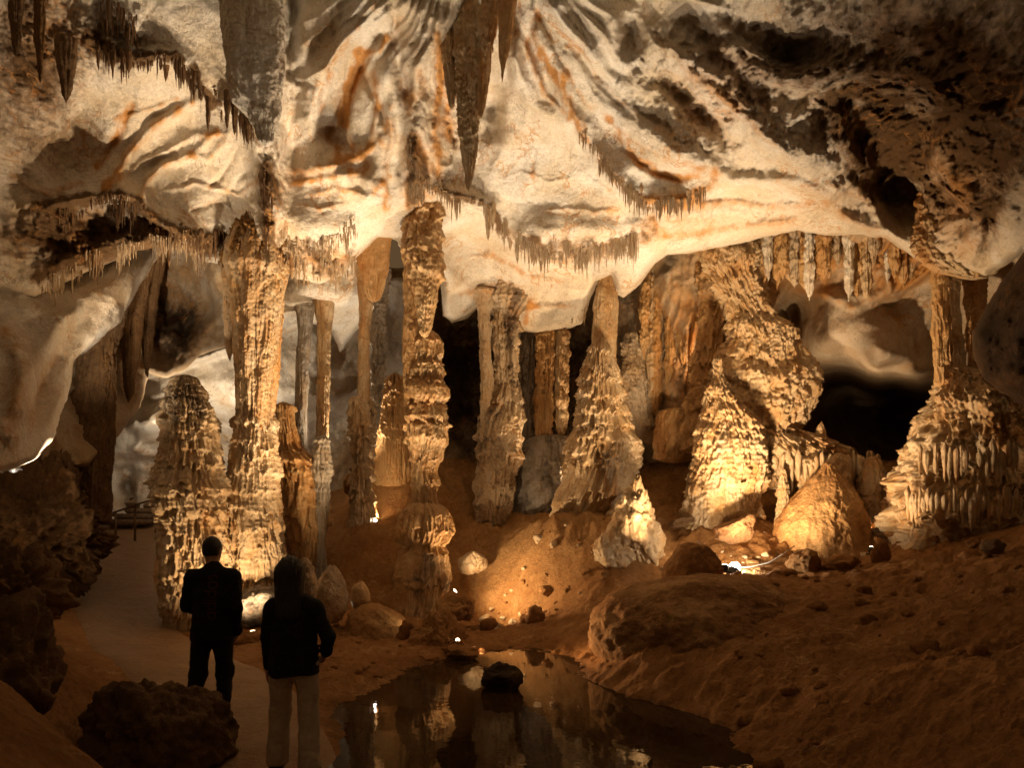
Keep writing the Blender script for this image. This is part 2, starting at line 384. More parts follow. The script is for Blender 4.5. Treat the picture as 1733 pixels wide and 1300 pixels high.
# left: dark arch with fringe, ochre streaks on the smooth dome
S += [([(150, 60), (190, 90), (235, 104), (270, 92), (294, 93), (318, 111), (336, 128), (346, 152), (360, 173)], 24, 8, .36, .2, 1.1)]
S += [([(360, 173), (381, 172), (415, 190), (429, 221), (440, 245)], 18, 8, .5, .2, .9)]
S += [([(221, 176), (208, 215), (187, 249), (163, 280)], 9, 6, -.22, 1.1, .25), ([(332, 170), (294, 189), (266, 208), (239, 235), (215, 263), (194, 294), (177, 315)], 10, 7, .26, 1.0, .1),
      ([(322, 263), (277, 280), (249, 305), (239, 332)], 9, 6, .2, .9, .1), ([(367, 221), (345, 240), (325, 262), (350, 268), (380, 240)], 7, 5, .12, .8, .1),
      ([(400, 250), (390, 275), (370, 305), (352, 318)], 5, 4, -.12, .5, .3), ([(425, 285), (405, 300), (385, 330)], 5, 4, -.1, .3, .3)]
S += [([(60, 350), (110, 345), (150, 332), (200, 327), (235, 340), (262, 372), (300, 392), (345, 402), (380, 398)], 26, 7, .38, .15, .95)]
S += [([(60, 470), (110, 440), (160, 425), (220, 410), (290, 405)], 20, 14, .35, .3, .9)]
S += [([(95, 175), (135, 180), (150, 250), (110, 310), (88, 260)], 26, 26, -.4, 0, .12)]  # shadowed hollow, with a faint shade painted in as well
# hanging grey pendant, dark slot beside it, brown rough column below
S += [([(498, -60), (496, 40), (490, 115)], 13, 14, -1.3, .1, .25),  # slot is cut deep and its shadow also tinted into the colour
      ([(410, 36), (411, 37)], 13, 13, -.3, .2, .4), ([(458, 185), (459, 186)], 12, 12, -.5, .1, .9),
      ([(456, 245), (455, 330), (448, 430)], 24, 24, .75, .2, .85), ([(505, 125), (490, 210), (497, 270), (490, 330)], 16, 14, -.4, .35, .15),
      ([(484, 120), (500, 140), (540, 148)], 4, 4, -.14, 0, .5)]
# folds right of the slot
S += [([(650, -20), (595, 55), (548, 125), (524, 200), (540, 262), (580, 300), (610, 315)], 22, 26, .7, 0, 0), ([(608, 92), (598, 140), (578, 190), (560, 232), (578, 268)], 15, 13, -.55, .95, .1),
      ([(604, 85), (614, 122), (642, 180), (656, 220)], 6, 6, -.25, .4, .6), ([(655, 60), (640, 85), (604, 90)], 8, 6, .3, .9, .1), ([(664, 0), (668, 40), (662, 75)], 8, 7, -.5, .2, .4),
      ([(640, 100), (660, 170), (652, 240), (630, 300), (648, 340)], 18, 18, .45, .15, 0), ([(680, 30), (672, 80), (680, 130), (690, 190)], 14, 12, -.55, .5, .2),
      ([(500, 290), (545, 280), (600, 268), (640, 240)], 12, 9, .28, .9, 0), ([(500, 310), (560, 300), (610, 290)], 8, 6, .16, .9, 0),
      ([(500, 375), (560, 385), (610, 375), (660, 350)], 26, 20, .12, .35, .1)]
# encrusted spine round the big stalactite
S += [([(760, 0), (730, 60), (705, 120), (700, 200), (706, 280), (690, 350)], 30, 26, .55, .25, .2), ([(715, 130), (718, 160)], 10, 10, -.35, .3, .6), ([(694, 60), (700, 90)], 12, 10, -.3, .2, .4),
      ([(700, 235), (710, 290), (695, 340)], 10, 8, .2, .6, .6), ([(765, 225), (768, 245)], 7, 7, -.3, .1, .8), ([(745, 80), (752, 160), (760, 230)], 10, 10, -.3, .6, .2),
      ([(840, 150), (834, 185), (832, 215)], 15, 17, -1.3, .3, .5), ([(862, 20), (868, 55)], 9, 8, -.8, .2, .6), ([(870, 60), (874, 130), (868, 165)], 10, 9, .3, .1, .3),
      ([(735, 318), (760, 330), (800, 338), (835, 352), (850, 378)], 12, 5, .35, .1, 1.1)]
# fan of ridges right of the stalactite
S += [([(905, 20), (908, 60), (930, 105), (950, 140), (968, 185), (986, 218), (1019, 272), (1054, 315), (1080, 333), (1120, 340), (1165, 338), (1190, 320), (1212, 292)], 20, 9, .38, .75, .3),
      ([(885, 0), (876, 60), (878, 130), (900, 180), (945, 205), (985, 225)], 18, 16, .4, .2, 0), ([(930, -20), (960, 60), (990, 130), (1040, 190), (1110, 238), (1215, 290)], 20, 24, .5, .05, 0),
      ([(1030, 205), (1060, 260), (1110, 292), (1160, 305)], 8, 7, -.15, .8, 0), ([(950, 138), (935, 115), (915, 95)], 8, 6, -.2, .8, .2),
      ([(850, 385), (900, 402), (960, 398), (1010, 393), (1050, 396), (1085, 380), (1110, 365)], 20, 9, .26, .3, .4),
      ([(1210, 292), (1255, 308), (1300, 305), (1345, 312), (1400, 332), (1440, 312), (1480, 350), (1500, 395)], 14, 9, .4, .05, 0),
      ([(1100, 115), (1150, 163), (1198, 208), (1232, 232)], 20, 16, -.55, .1, .15), ([(1130, 70), (1180, 110), (1240, 170), (1320, 250), (1400, 300)], 30, 26, .55, 0, 0),
      ([(1075, 10), (1070, 60), (1055, 110)], 20, 24, -1.2, .1, .3), ([(1040, 40), (1046, 90), (1050, 104)], 12, 10, .5, 0, 0),
      ([(1110, 370), (1180, 380), (1240, 372)], 26, 20, .3, .1, 0), ([(1100, 395), (1095, 385)], 14, 12, .3, .1, .3)]
# dark rough vault at upper right
S += [([(1285, 60), (1320, 90), (1370, 90), (1405, 75)], 26, 22, -1.1, 0, .1), ([(1200, 60), (1260, 100), (1310, 130), (1400, 130), (1480, 120), (1560, 130), (1620, 170)], 26, 20, .5, 0, .25),
      ([(1430, 200), (1480, 230), (1540, 220), (1580, 180)], 50, 44, -.9, 0, .05), ([(1500, 300), (1530, 345)], 34, 30, -1.4, 0, .1), ([(1400, 160), (1420, 230), (1470, 290), (1490, 330)], 16, 18, .45, .1, .3),
      ([(1575, 290), (1600, 285), (1620, 310), (1660, 345), (1700, 350)], 14, 20, .4, .1, 0), ([(1672, 350), (1676, 400), (1660, 440)], 9, 9, -.5, .2, .5), ([(1550, 400), (1562, 340), (1575, 295)], 10, 12, .3, 0, 0)]
S = [(p, a, b, h * (.62 if h > 0 else .5), st, cr) for p, a, b, h, st, cr in S]
# thin ochre and brown lines on the smooth domes
for pts, wd, h, st, cr in [([(850, 300), (880, 292), (930, 305), (990, 300)], 3, .03, .5, .1), ([(870, 215), (905, 250), (900, 300), (930, 340)], 4, -.03, .5, .1), ([(960, 250), (1000, 300), (1040, 330)], 3, .04, .6, .1), ([(900, 360), (960, 352), (1010, 360), (1050, 350)], 4, .03, .6, .05),
        ([(770, 440), (830, 430), (900, 470), (960, 480)], 4, .05, .6, 0), ([(860, 480), (900, 500), (890, 540)], 6, .05, .8, .1), ([(780, 500), (840, 480), (900, 520), (970, 520)], 4, .05, .7, 0), ([(800, 375), (830, 420), (820, 470)], 9, .08, .1, 0), ([(1010, 180), (1060, 230), (1120, 270), (1190, 285)], 4, -.04, .5, 0),
        ([(1060, 240), (1080, 275), (1140, 300), (1180, 300)], 6, -.05, .8, 0), ([(200, 200), (240, 190), (300, 165)], 4, .04, .7, .1), ([(180, 320), (250, 270), (330, 230), (400, 225)], 5, .05, .6, 0), ([(260, 330), (330, 310), (400, 330), (430, 310)], 4, .04, .6, 0), ([(300, 360), (360, 345), (410, 360)], 4, -.03, .5, .1),
        ([(640, 0), (600, 50), (560, 110), (540, 190)], 5, -.05, .6, 0), ([(600, 120), (585, 180), (590, 240), (620, 280)], 5, .07, .9, .1), ([(632, 110), (640, 180), (625, 250)], 4, .06, .7, .1), ([(660, 180), (664, 240), (650, 300), (655, 350)], 5, .07, .6, 0), ([(520, 330), (570, 320), (620, 330), (660, 300)], 5, .05, .7, 0),
        ([(495, 345), (540, 352), (590, 345)], 4, .04, .6, 0), ([(890, 60), (900, 110), (925, 160), (960, 200)], 4, .06, .8, .15), ([(915, 30), (945, 90), (975, 150), (1010, 200)], 4, -.05, .6, .1), ([(980, 60), (1010, 130), (1060, 180), (1130, 230)], 5, .06, .4, .05), ([(1120, 60), (1170, 120), (1250, 190), (1330, 260)], 6, .1, .3, .1),
        ([(1160, 350), (1230, 340), (1300, 350), (1370, 345)], 5, .06, .5, .1), ([(1130, 400), (1200, 395), (1260, 385), (1340, 370)], 5, .06, .5, 0), ([(1400, 345), (1440, 370), (1480, 390)], 6, .08, .5, .1), ([(20, 300), (80, 330), (140, 310)], 5, .05, .5, .1), ([(740, 60), (748, 140), (735, 220), (745, 300)], 5, .08, .7, .3)]:
    S.append((pts, wd, wd, h, st, cr))
# encrusted brown bands behind the straw fringes
S += [([(840, 392), (880, 408), (930, 424), (985, 428), (1040, 422), (1085, 404), (1110, 385)], 20, 26, .16, .45, .62), ([(484, 405), (520, 432), (560, 440), (596, 420)], 36, 40, .14, .35, .55), ([(745, 326), (790, 340), (830, 352), (852, 385)], 8, 16, .1, .3, .6),
      ([(945, 150), (985, 220), (1019, 274), (1054, 316), (1080, 338), (1120, 344), (1165, 340), (1195, 318)], 7, 13, .08, .5, .55), ([(155, 70), (200, 92), (240, 100), (294, 96), (340, 135), (362, 176)], 14, 16, .1, .2, .8), ([(90, 350), (150, 338), (205, 332), (250, 360), (300, 396), (380, 402)], 10, 22, .1, .2, .7),
      ([(70, 480), (120, 455), (180, 430), (240, 412), (310, 410), (380, 432)], 16, 16, .1, .4, .5), ([(690, 240), (704, 290), (694, 345)], 16, 14, .1, .4, .5), ([(770, 470), (800, 500), (830, 520), (880, 545)], 14, 14, .1, .35, .4)]
B = [  # cx, cy, rx, ry, stain, crust, rough, flutes, (push), (grey)
    (190, 70, 70, 80, .15, .35, .9, .2), (60, 60, 70, 130, .25, .25, .5, .4), (150, 410, 150, 60, .25, .55, 1.1, .4), (330, 420, 80, 26, .2, .5, 1., .4), (310, 260, 120, 110, -.1, -.1, -.15, 0),
    (428, 60, 46, 110, -.15, -.05, .1, 0, 0, .35), (455, 340, 30, 110, .25, .4, 1., .3), (535, 445, 70, 40, .35, .35, 1.2, .5), (735, 200, 45, 160, .2, .1, 1.0, .15), (705, 300, 30, 60, .3, .35, .8, .6),
    (930, 300, 120, 90, -.08, -.1, -.15, 0, .0), (965, 425, 120, 28, .25, .35, 1.1, .3), (870, 480, 120, 70, 0, -.05, -.1, 0), (1030, 240, 80, 80, -.1, -.1, -.15, 0, 0, .12),
    (1150, 130, 90, 90, .0, .12, .55, 0), (1420, 90, 260, 130, .22, .52, 1.0, 0), (1620, 200, 220, 180, .24, .50, 1.0, 0), (1480, 270, 90, 90, .2, .45, .6, 0), (1200, 150, 110, 100, .25, .12, .5, 0), (1250, 220, 160, 80, .08, .05, .5, 0), (1340, 350, 200, 50, .18, -.05, .35, .1),  # upper-right blobs: brown crust that also paints shade beyond the lit diagonal
    (1610, 390, 70, 90, .2, -.05, .55, .35), (1150, 370, 70, 50, .3, .1, .4, .0), (560, 70, 60, 90, .05, .05, .3, 0, 0, .05), (80, 260, 110, 120, .1, .05, .1, 0), (1640, 320, 90, 110, .25, .5, .7, .2), (1720, 80, 150, 140, 0, .35, .5, 0), (50, 140, 120, 220, .25, .5, .3, 0), (110, 390, 160, 50, .2, .3, .3, .2)]  # upper-left dark blob paints unlit wall; right ones mix crust and shade
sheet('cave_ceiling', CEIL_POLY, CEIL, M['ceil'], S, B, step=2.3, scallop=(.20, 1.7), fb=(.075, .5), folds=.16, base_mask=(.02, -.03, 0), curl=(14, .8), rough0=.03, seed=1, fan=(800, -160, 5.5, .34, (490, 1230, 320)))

# left wall bulge
sheet('cave_wall_left', [(-320, 80), (60, 320), (170, 375), (280, 405), (268, 432), (228, 498), (203, 543), (165, 580), (126, 612), (119, 660), (101, 702), (90, 742), (62, 776), (30, 792), (-320, 880)],
      [(-320, 80, 9.6), (-320, 880, 6.5), (0, 300, 12.2), (0, 560, 10.9), (0, 700, 9.8), (50, 600, 11.2), (100, 550, 12), (100, 650, 11.6), (150, 500, 12.9), (200, 480, 13.6), (230, 440, 14.4), (270, 415, 15),
       (60, 700, 10.6), (60, 400, 12.9), (170, 380, 14), (-320, 500, 8.4), (0, 800, 9)], M['white'],
      [([(250, 430), (190, 480), (140, 520), (90, 570), (50, 640), (20, 720)], 30, 26, .35, 0, 0), ([(170, 500), (120, 560), (75, 640), (50, 740)], 14, 10, -.22, .3, 0), ([(10, 560), (40, 620), (20, 720)], 22, 18, .3, .3, 0)],
      [(30, 640, 70, 130, .25, .05, .1, .1), (190, 480, 60, 50, -.1, -.1, -.1, 0)], step=3, scallop=(.22, 1.6), fb=(.14, .8), base_mask=(.08, 0, 0), curl=(12, .8), rough0=.05, seed=2)
# shaded hollow behind it
sheet('cave_wall_hollow', [(215, 395), (430, 395), (430, 650), (392, 585), (372, 590), (340, 600), (318, 622), (285, 640), (252, 632), (236, 690), (196, 742), (150, 790), (60, 800), (95, 640), (180, 500)],
      [(250, 450, 17), (330, 430, 16.2), (390, 450, 15.4), (390, 570, 16.6), (300, 610, 17.2), (230, 640, 16.6), (150, 650, 14.8), (110, 780, 13.6), (200, 560, 16.2), (290, 520, 17.6), (420, 620, 17)], M['wall'],
      [([(395, 500), (350, 560), (300, 600)], 16, 12, .35, .1, .1), ([(240, 570), (290, 560), (320, 520)], 20, 20, .4, .1, .4), ([(330, 440), (345, 520), (325, 560)], 20, 20, -.3, .2, .2)],
      [(300, 560, 60, 50, .2, .5, .9, .3), (250, 480, 60, 60, .2, .3, .4, .2), (380, 520, 40, 80, -.1, -.2, .2, 0)], step=3, scallop=(.3, 1.2), fb=(.2, .6), base_mask=(.2, .15, 0), curl=(10, .6), rough0=.3, seed=3)
# far bright chamber at left
sheet('cave_wall_far', [(140, 560), (300, 480), (720, 470), (740, 920), (140, 920)],
      [(180, 600, 21), (300, 560, 20.6), (400, 520, 19.8), (620, 520, 20.4), (200, 690, 21), (260, 715, 19.6), (300, 740, 21.5), (400, 690, 20), (400, 740, 21.5), (560, 660, 21), (560, 720, 22.5), (640, 640, 22), (200, 880, 21.5), (250, 800, 22.5), (400, 880, 22), (640, 880, 22.5)], M['white'],
      [([(190, 716), (250, 716), (290, 705), (330, 690)], 22, 8, .8, .1, .2), ([(250, 630), (320, 610), (380, 590), (420, 570)], 20, 9, .7, .3, .2), ([(200, 660), (260, 670), (330, 650)], 14, 10, .3, 0, 0), ([(480, 670), (540, 672), (600, 650)], 16, 7, .6, .1, .2),
       ([(195, 770), (230, 765), (260, 775)], 14, 7, .7, .3, .2), ([(215, 800), (222, 860)], 12, 12, -1.2, .1, .4)],
      [(300, 840, 130, 90, .3, .35, .5, .3), (560, 800, 130, 100, .3, .5, .6, .2), (300, 640, 130, 70, -.15, -.2, -.1, 0)], step=3, scallop=(.4, 1.4), fb=(.2, .7), base_mask=(.08, .02, 0), curl=(5, .3), rough0=.2, seed=4)
# white sweep behind the two front columns
sheet('cave_ceiling_sweep', [(430, 430), (655, 400), (650, 520), (622, 530), (604, 560), (578, 596), (560, 560), (532, 548), (500, 558), (478, 572), (462, 600), (430, 610)],
      [(440, 440, 16), (640, 420, 15.6), (560, 450, 15.2), (540, 490, 15.8), (600, 500, 16.4), (480, 520, 16.8), (540, 545, 17.4), (580, 590, 18.5), (450, 600, 18)], M['white'],
      [([(470, 520), (520, 492), (580, 505), (620, 490)], 20, 14, .4, .05, 0), ([(480, 568), (510, 552), (560, 548), (600, 530)], 12, 6, .3, .3, .1)],
      [(620, 450, 40, 50, .3, .3, .8, .4)], step=2.6, scallop=(.22, 1.1), fb=(.15, .6), base_mask=(.1, 0, 0), curl=(10, .7), rough0=.1, seed=5)
# dark back of the hall
sheet('cave_wall_back', [(560, 460), (1140, 420), (1180, 860), (560, 900)],
      [(560, 480, 22.5), (800, 480, 22), (1100, 460, 20), (700, 650, 24), (860, 620, 24.5), (1020, 620, 22), (1060, 600, 21), (1150, 700, 20), (700, 800, 22.5), (900, 800, 22), (1150, 860, 20), (560, 900, 22)], M['wall'],
      [], [(850, 650, 200, 140, .1, .5, .6, .5)], step=4, scallop=(.5, 1.5), fb=(.3, .8), base_mask=(.25, .35, 0), curl=(4, .3), flutes=.6, rough0=.4, seed=6)
# right: fluted flowstone wall, pale vault of the side chamber, black recess
sheet('cave_wall_right', [(1010, 380), (1760, 380), (1760, 800), (1330, 790), (1180, 760), (1010, 740)],
      [(1040, 450, 18.6), (1060, 600, 19), (1100, 540, 17.8), (1140, 480, 16.6), (1200, 500, 16.4), (1100, 640, 17.6), (1150, 690, 17), (1200, 620, 17), (1260, 440, 15.8), (1295, 510, 16.6), (1330, 520, 18.4), (1330, 420, 15.2),
       (1400, 420, 14.8), (1500, 430, 14.2), (1560, 450, 14), (1400, 520, 15.9), (1500, 530, 15.3), (1560, 600, 15.8), (1390, 600, 16.9), (1480, 632, 16.9), (1550, 640, 17), (1350, 650, 20), (1440, 660, 24.5), (1520, 670, 24.5), (1580, 670, 22),
       (1480, 740, 25), (1380, 740, 23), (1700, 480, 13.6), (1650, 600, 15.6), (1650, 700, 17), (1280, 650, 18), (1280, 740, 18.5), (1150, 750, 17.6), (1020, 740, 19)], M['wall'],
      [([(1185, 430), (1240, 440), (1285, 470), (1312, 505)], 30, 10, .6, .1, .35), ([(1240, 400), (1300, 470), (1340, 490)], 14, 14, -.35, .1, .2), ([(1345, 510), (1350, 560), (1362, 600)], 10, 8, -.5, .1, .4),
       ([(1445, 520), (1500, 500), (1540, 470)], 14, 8, .35, .6, 0), ([(1360, 490), (1400, 500), (1440, 520)], 12, 6, .3, .5, 0), ([(1375, 610), (1440, 618), (1510, 640), (1570, 632)], 12, 5, .5, .05, 0),
       ([(1480, 395), (1495, 450), (1510, 500)], 6, 6, .25, -.3, -.2), ([(1350, 395), (1362, 440), (1358, 480)], 5, 5, .2, -.2, -.1), ([(1180, 480), (1190, 560), (1185, 600)], 10, 10, -.15, -.4, -.2)],
      [(1180, 560, 110, 150, .38, -.1, .1, 1.2), (1120, 640, 50, 70, .1, .35, .5, .8), (1250, 450, 60, 50, .2, .35, .3, .8), (1400, 440, 150, 62, .45, -.15, .1, 1.3), (1550, 440, 60, 70, .4, -.1, .1, 1.2),
       (1470, 570, 110, 60, -.35, -.2, -.2, -.5, 0, .28), (1060, 560, 30, 140, .1, .6, .4, .3), (1290, 600, 50, 60, .3, 0, .5, .3)], step=2.6, scallop=(.22, 1.2), fb=(.16, .6), base_mask=(.12, .02, 0), curl=(4, .3), flutes=.1, rough0=.2, seed=7)
# near dark buttress at the right edge
sheet('cave_wall_buttress', [(2080, 380), (1760, 400), (1722, 440), (1694, 478), (1668, 520), (1646, 562), (1648, 602), (1664, 640), (1698, 664), (1733, 688), (2080, 800)],
      [(2080, 380, 6), (1733, 440, 9), (1690, 520, 9.4), (1650, 580, 9.9), (1700, 660, 9.4), (1733, 560, 8.6), (2080, 800, 6)], M['darkrock'], [], [(1700, 560, 60, 100, 0, .3, .6, 0)],
      step=4, scallop=(.3, 1.), fb=(.2, .5), base_mask=(.1, .5, 0), curl=(16, .9), rough0=.3, seed=8)

# ------------------------------------------------------------------ ground
GC = [(-320, 3, 1.3), (0, 4.5, 1.0), (50, 5, .55), (110, 5.3, .12), (0, 7, .95), (60, 8, .3), (0, 2.5, .7), (250, 5, 0), (450, 4, 0), (450, 2.4, 0), (250, 2.4, .1), (450, 6, 0), (350, 8, 0), (250, 10, 0), (150, 10.5, .03), (60, 10.5, .2),
      (-60, 10, .9), (100, 14, .45), (200, 15, .55), (215, 18, 1.1), (220, 22, 1.6), (230, 27, 2.1), (320, 13, .02), (430, 13, .04), (530, 14, .15), (480, 11.5, 0), (600, 13, .15), (600, 14.2, .5), (620, 15.3, 1.75), (640, 16, 2.05), (600, 18, 2.4), (600, 20, 2.6), (670, 17, 3.2), (700, 18, 3.4), (640, 18, 3.2),
      (650, 10.5, -.02), (560, 8.5, 0), (540, 7.3, -.05), (650, 9.5, -.06), (720, 13.5, .08), (780, 12.6, 0), (850, 14.2, .1), (740, 15.3, 1.2), (830, 15.4, 1.4), (820, 17, 2.4), (800, 19, 3.2), (700, 22, 3.4), (960, 14.9, 1.85), (930, 14.2, 1.62), (890, 14.6, 1.35), (985, 14.0, 1.72), (1040, 14.0, 1.78), (1000, 13.5, 1.15), (950, 13.7, .95), (1000, 16.5, 1.9), (1040, 13.0, .85), (950, 18.5, 2.3),
      (900, 21, 3.0), (1060, 15.0, 1.75), (1150, 16.5, 2.2), (1150, 18.5, 3.2), (1100, 13, .75), (900, 13.7, .1), (1000, 12, .25),
      (650, 8, -.35), (800, 10, -.25), (900, 11.8, -.07), (800, 7, -.5), (950, 7, -.5), (1050, 6.5, -.35), (700, 6, -.4), (900, 5, -.5), (1200, 5.2, -.35), (1000, 4, -.4), (1200, 3.5, -.3), (1350, 5.5, -.12), (800, 3, -.4),
      (880, 13.0, .04), (780, 11.6, -.03), (1010, 10.6, 0), (1000, 9, -.2), (560, 6.4, -.08), (540, 5.5, -.1), (575, 5, -.25), (510, 5.5, 0), (500, 4.5, 0), (560, 4, -.15),
      (1030, 9.9, .1), (1150, 8.8, .3), (1100, 9.6, .55), (1200, 10.8, 1.0), (1300, 9.5, .78), (1240, 12.3, 1.0), (1350, 12, 1.05), (1250, 8.0, .3), (1150, 7.9, -.12), (1250, 7.2, -.05), (1320, 6.8, .1), (1450, 6.2, .38), (1450, 8, .6), (1500, 10, .98),
      (1420, 13.5, 1.35), (1500, 14.5, 2.0), (1600, 12.5, 1.65), (1733, 12, 1.9), (1733, 9, 1.3), (1733, 6.5, .9), (1733, 4.5, .62), (2000, 8, 1.9), (2000, 5, 1.3), (1600, 4.5, .3), (1500, 3.5, .15), (1733, 3, .5), (2000, 3, 1),
      (1300, 15, 1.9), (1400, 16, 2.25), (1300, 18, 3.2), (1500, 18, 3.2), (1450, 22, 3.2), (1600, 20, 3.2), (1733, 16, 3), (400, 16, .9), (400, 20, 1.6), (300, 24, 1.9), (700, 27, 3), (1100, 27, 3.3), (1700, 27, 3.2), (0, 20, 1.6), (0, 27, 2.2),
      (-320, 10, 1.6), (-320, 20, 2.5), (1150, 14.3, 1.6), (1230, 14.4, 2.05), (1400, 14.9, 2.1), (360, 7, -.06), (480, 5.7, -.06), (400, 6.5, -.06)]
_gr = RBF([((p - CX) / F * Y, Y) for p, Y, z in GC], [z for p, Y, z in GC], 3.)
PATH_PX = [(440, 2.2), (440, 4.5), (425, 6.0), (385, 8.0), (300, 10.0), (215, 12.5), (185, 14.5), (205, 17), (222, 20), (228, 23)]
PATH = [((p - CX) / F * Y, Y) for p, Y in PATH_PX]
def ground_z(x, y, detail=True):
    z = _gr(x, y)
    pd, _ = polydist(x, y, PATH)
    w = .2 + .8 * sstep(.5, 1.6, pd)
    z = z + w * (.07 * fbm(x * .9, y * .9, 3.3, 3) + .05 * fbm(x * 3.1, y * 3.1, 7.7, 4, .6))
    if detail:
        right = sstep(0., 2.5, x) * sstep(3, 6, y + 2)
        z = z + right * (.10 * (ridged(x * 1.3, y * 1.3, 1.5, 3) - .5) + .05 * (worley(x * 3.3, y * 3.3, np.zeros_like(x) + .5)[0] - .5))
        z = z + w * .05 * (ridged(x * 5.5, y * 5.5, 2.5, 3, .6) - .5)
        clod = sstep(.05, .35, fbm(x * .7, y * .7, 11.5, 3)) * w
        z = z + clod * .07 * (.6 - worley(x * 4.5, y * 4.5, np.zeros_like(x) + 2.5)[0]) + (sstep(13, 14.5, y) * sstep(4, 2.5, np.abs(x - 1.2))) * .26 * (ridged(x * 1.7, y * 1.7, 4.5, 5, .6) - .5)
    return z
def gz(x, y):
    return float(ground_z(np.array([float(x)]), np.array([float(y)]))[0])
u = np.concatenate([np.linspace(-3.0, -1.0, 60, endpoint=False), np.linspace(-1.0, 1.05, 900), np.linspace(1.06, 3.0, 60)]); Yg = np.concatenate([np.geomspace(1.2, 16, 620), np.linspace(16.06, 28, 150)])
UU, YY = np.meshgrid(u, Yg); XX = UU * YY
ZZ = ground_z(XX, YY)
slope = np.clip(ZZ, 0, 3)
gm = np.stack([.12 + .4 * fbm(XX * .6, YY * .6, 1., 4) + .3 * sstep(13, 16, YY) + .35 * np.exp(-((XX - 1.2) / 1.6) ** 2 - ((YY - 14.5) / 1.3) ** 2), .18 + .35 * fbm(XX * 1.4, YY * 1.4, 8., 5, .6) + .3 * sstep(.02, -.12, ZZ), .0 * XX], -1)  # pale sand tone, also painting in the lamplight on the centre slope
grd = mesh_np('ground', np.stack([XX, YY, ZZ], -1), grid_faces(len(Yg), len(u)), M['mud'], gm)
props(grd, kind='structure')
GB = None
def lay_path():
    n = 220; t = np.linspace(0, 1, n)
    P = np.array(PATH); s = np.r_[0, np.cumsum(np.hypot(*np.diff(P, axis=0).T))]; s /= s[-1]
    cx = np.interp(t, s, P[:, 0]); cy = np.interp(t, s, P[:, 1])
    k = np.ones(25) / 25
    cx = np.convolve(np.pad(cx, 12, 'edge'), k, 'valid'); cy = np.convolve(np.pad(cy, 12, 'edge'), k, 'valid')
    tx = np.gradient(cx); ty = np.gradient(cy); l = np.hypot(tx, ty); nx, ny = -ty / l, tx / l
    w = np.linspace(-1, 1, 26); hw = .78 + .06 * fbm(t * 9, t * 0, 2., 3)
    X = cx[:, None] + nx[:, None] * w * hw[:, None]; Y = cy[:, None] + ny[:, None] * w * hw[:, None]
    Z = ground_z(X, Y) + .05 - .075 * np.abs(w)[None] ** 6
    mk = np.stack([.1 + .3 * fbm(X, Y, 4., 3), .1 + .3 * fbm(X * 2, Y * 2, 5., 4), 0 * X], -1)
    o = mesh_np('path', np.stack([X, Y, Z], -1), grid_faces(n, 26), M['path'], mk); props(o, kind='structure')
lay_path()
# pool
def pool():
    m = bpy.data.materials.new('still_water'); m.use_nodes = True; nt = m.node_tree; bs = nt.nodes['Principled BSDF']
    bs.inputs['Base Color'].default_value = (.035, .020, .009, 1); bs.inputs['Roughness'].default_value = .02; bs.inputs['IOR'].default_value = 1.24
    bs.inputs['Specular IOR Level'].default_value = .5
    n = nt.nodes.new('ShaderNodeTexNoise'); n.inputs['Scale'].default_value = 5.; n.inputs['Detail'].default_value = 3
    tc = nt.nodes.new('ShaderNodeTexCoord'); nt.links.new(tc.outputs['Object'], n.inputs['Vector'])
    b = nt.nodes.new('ShaderNodeBump'); b.inputs['Strength'].default_value = .05; b.inputs['Distance'].default_value = .03
    nt.links.new(n.outputs[0], b.inputs['Height']); nt.links.new(b.outputs[0], bs.inputs['Normal'])
    xs = np.linspace(-2.6, 3.6, 60); ys = np.linspace(1.3, 14, 120); X, Y = np.meshgrid(xs, ys)
    o = mesh_np('water', np.stack([X, Y, X * 0 - .1], -1), grid_faces(120, 60), m); props(o, kind='structure')
pool()

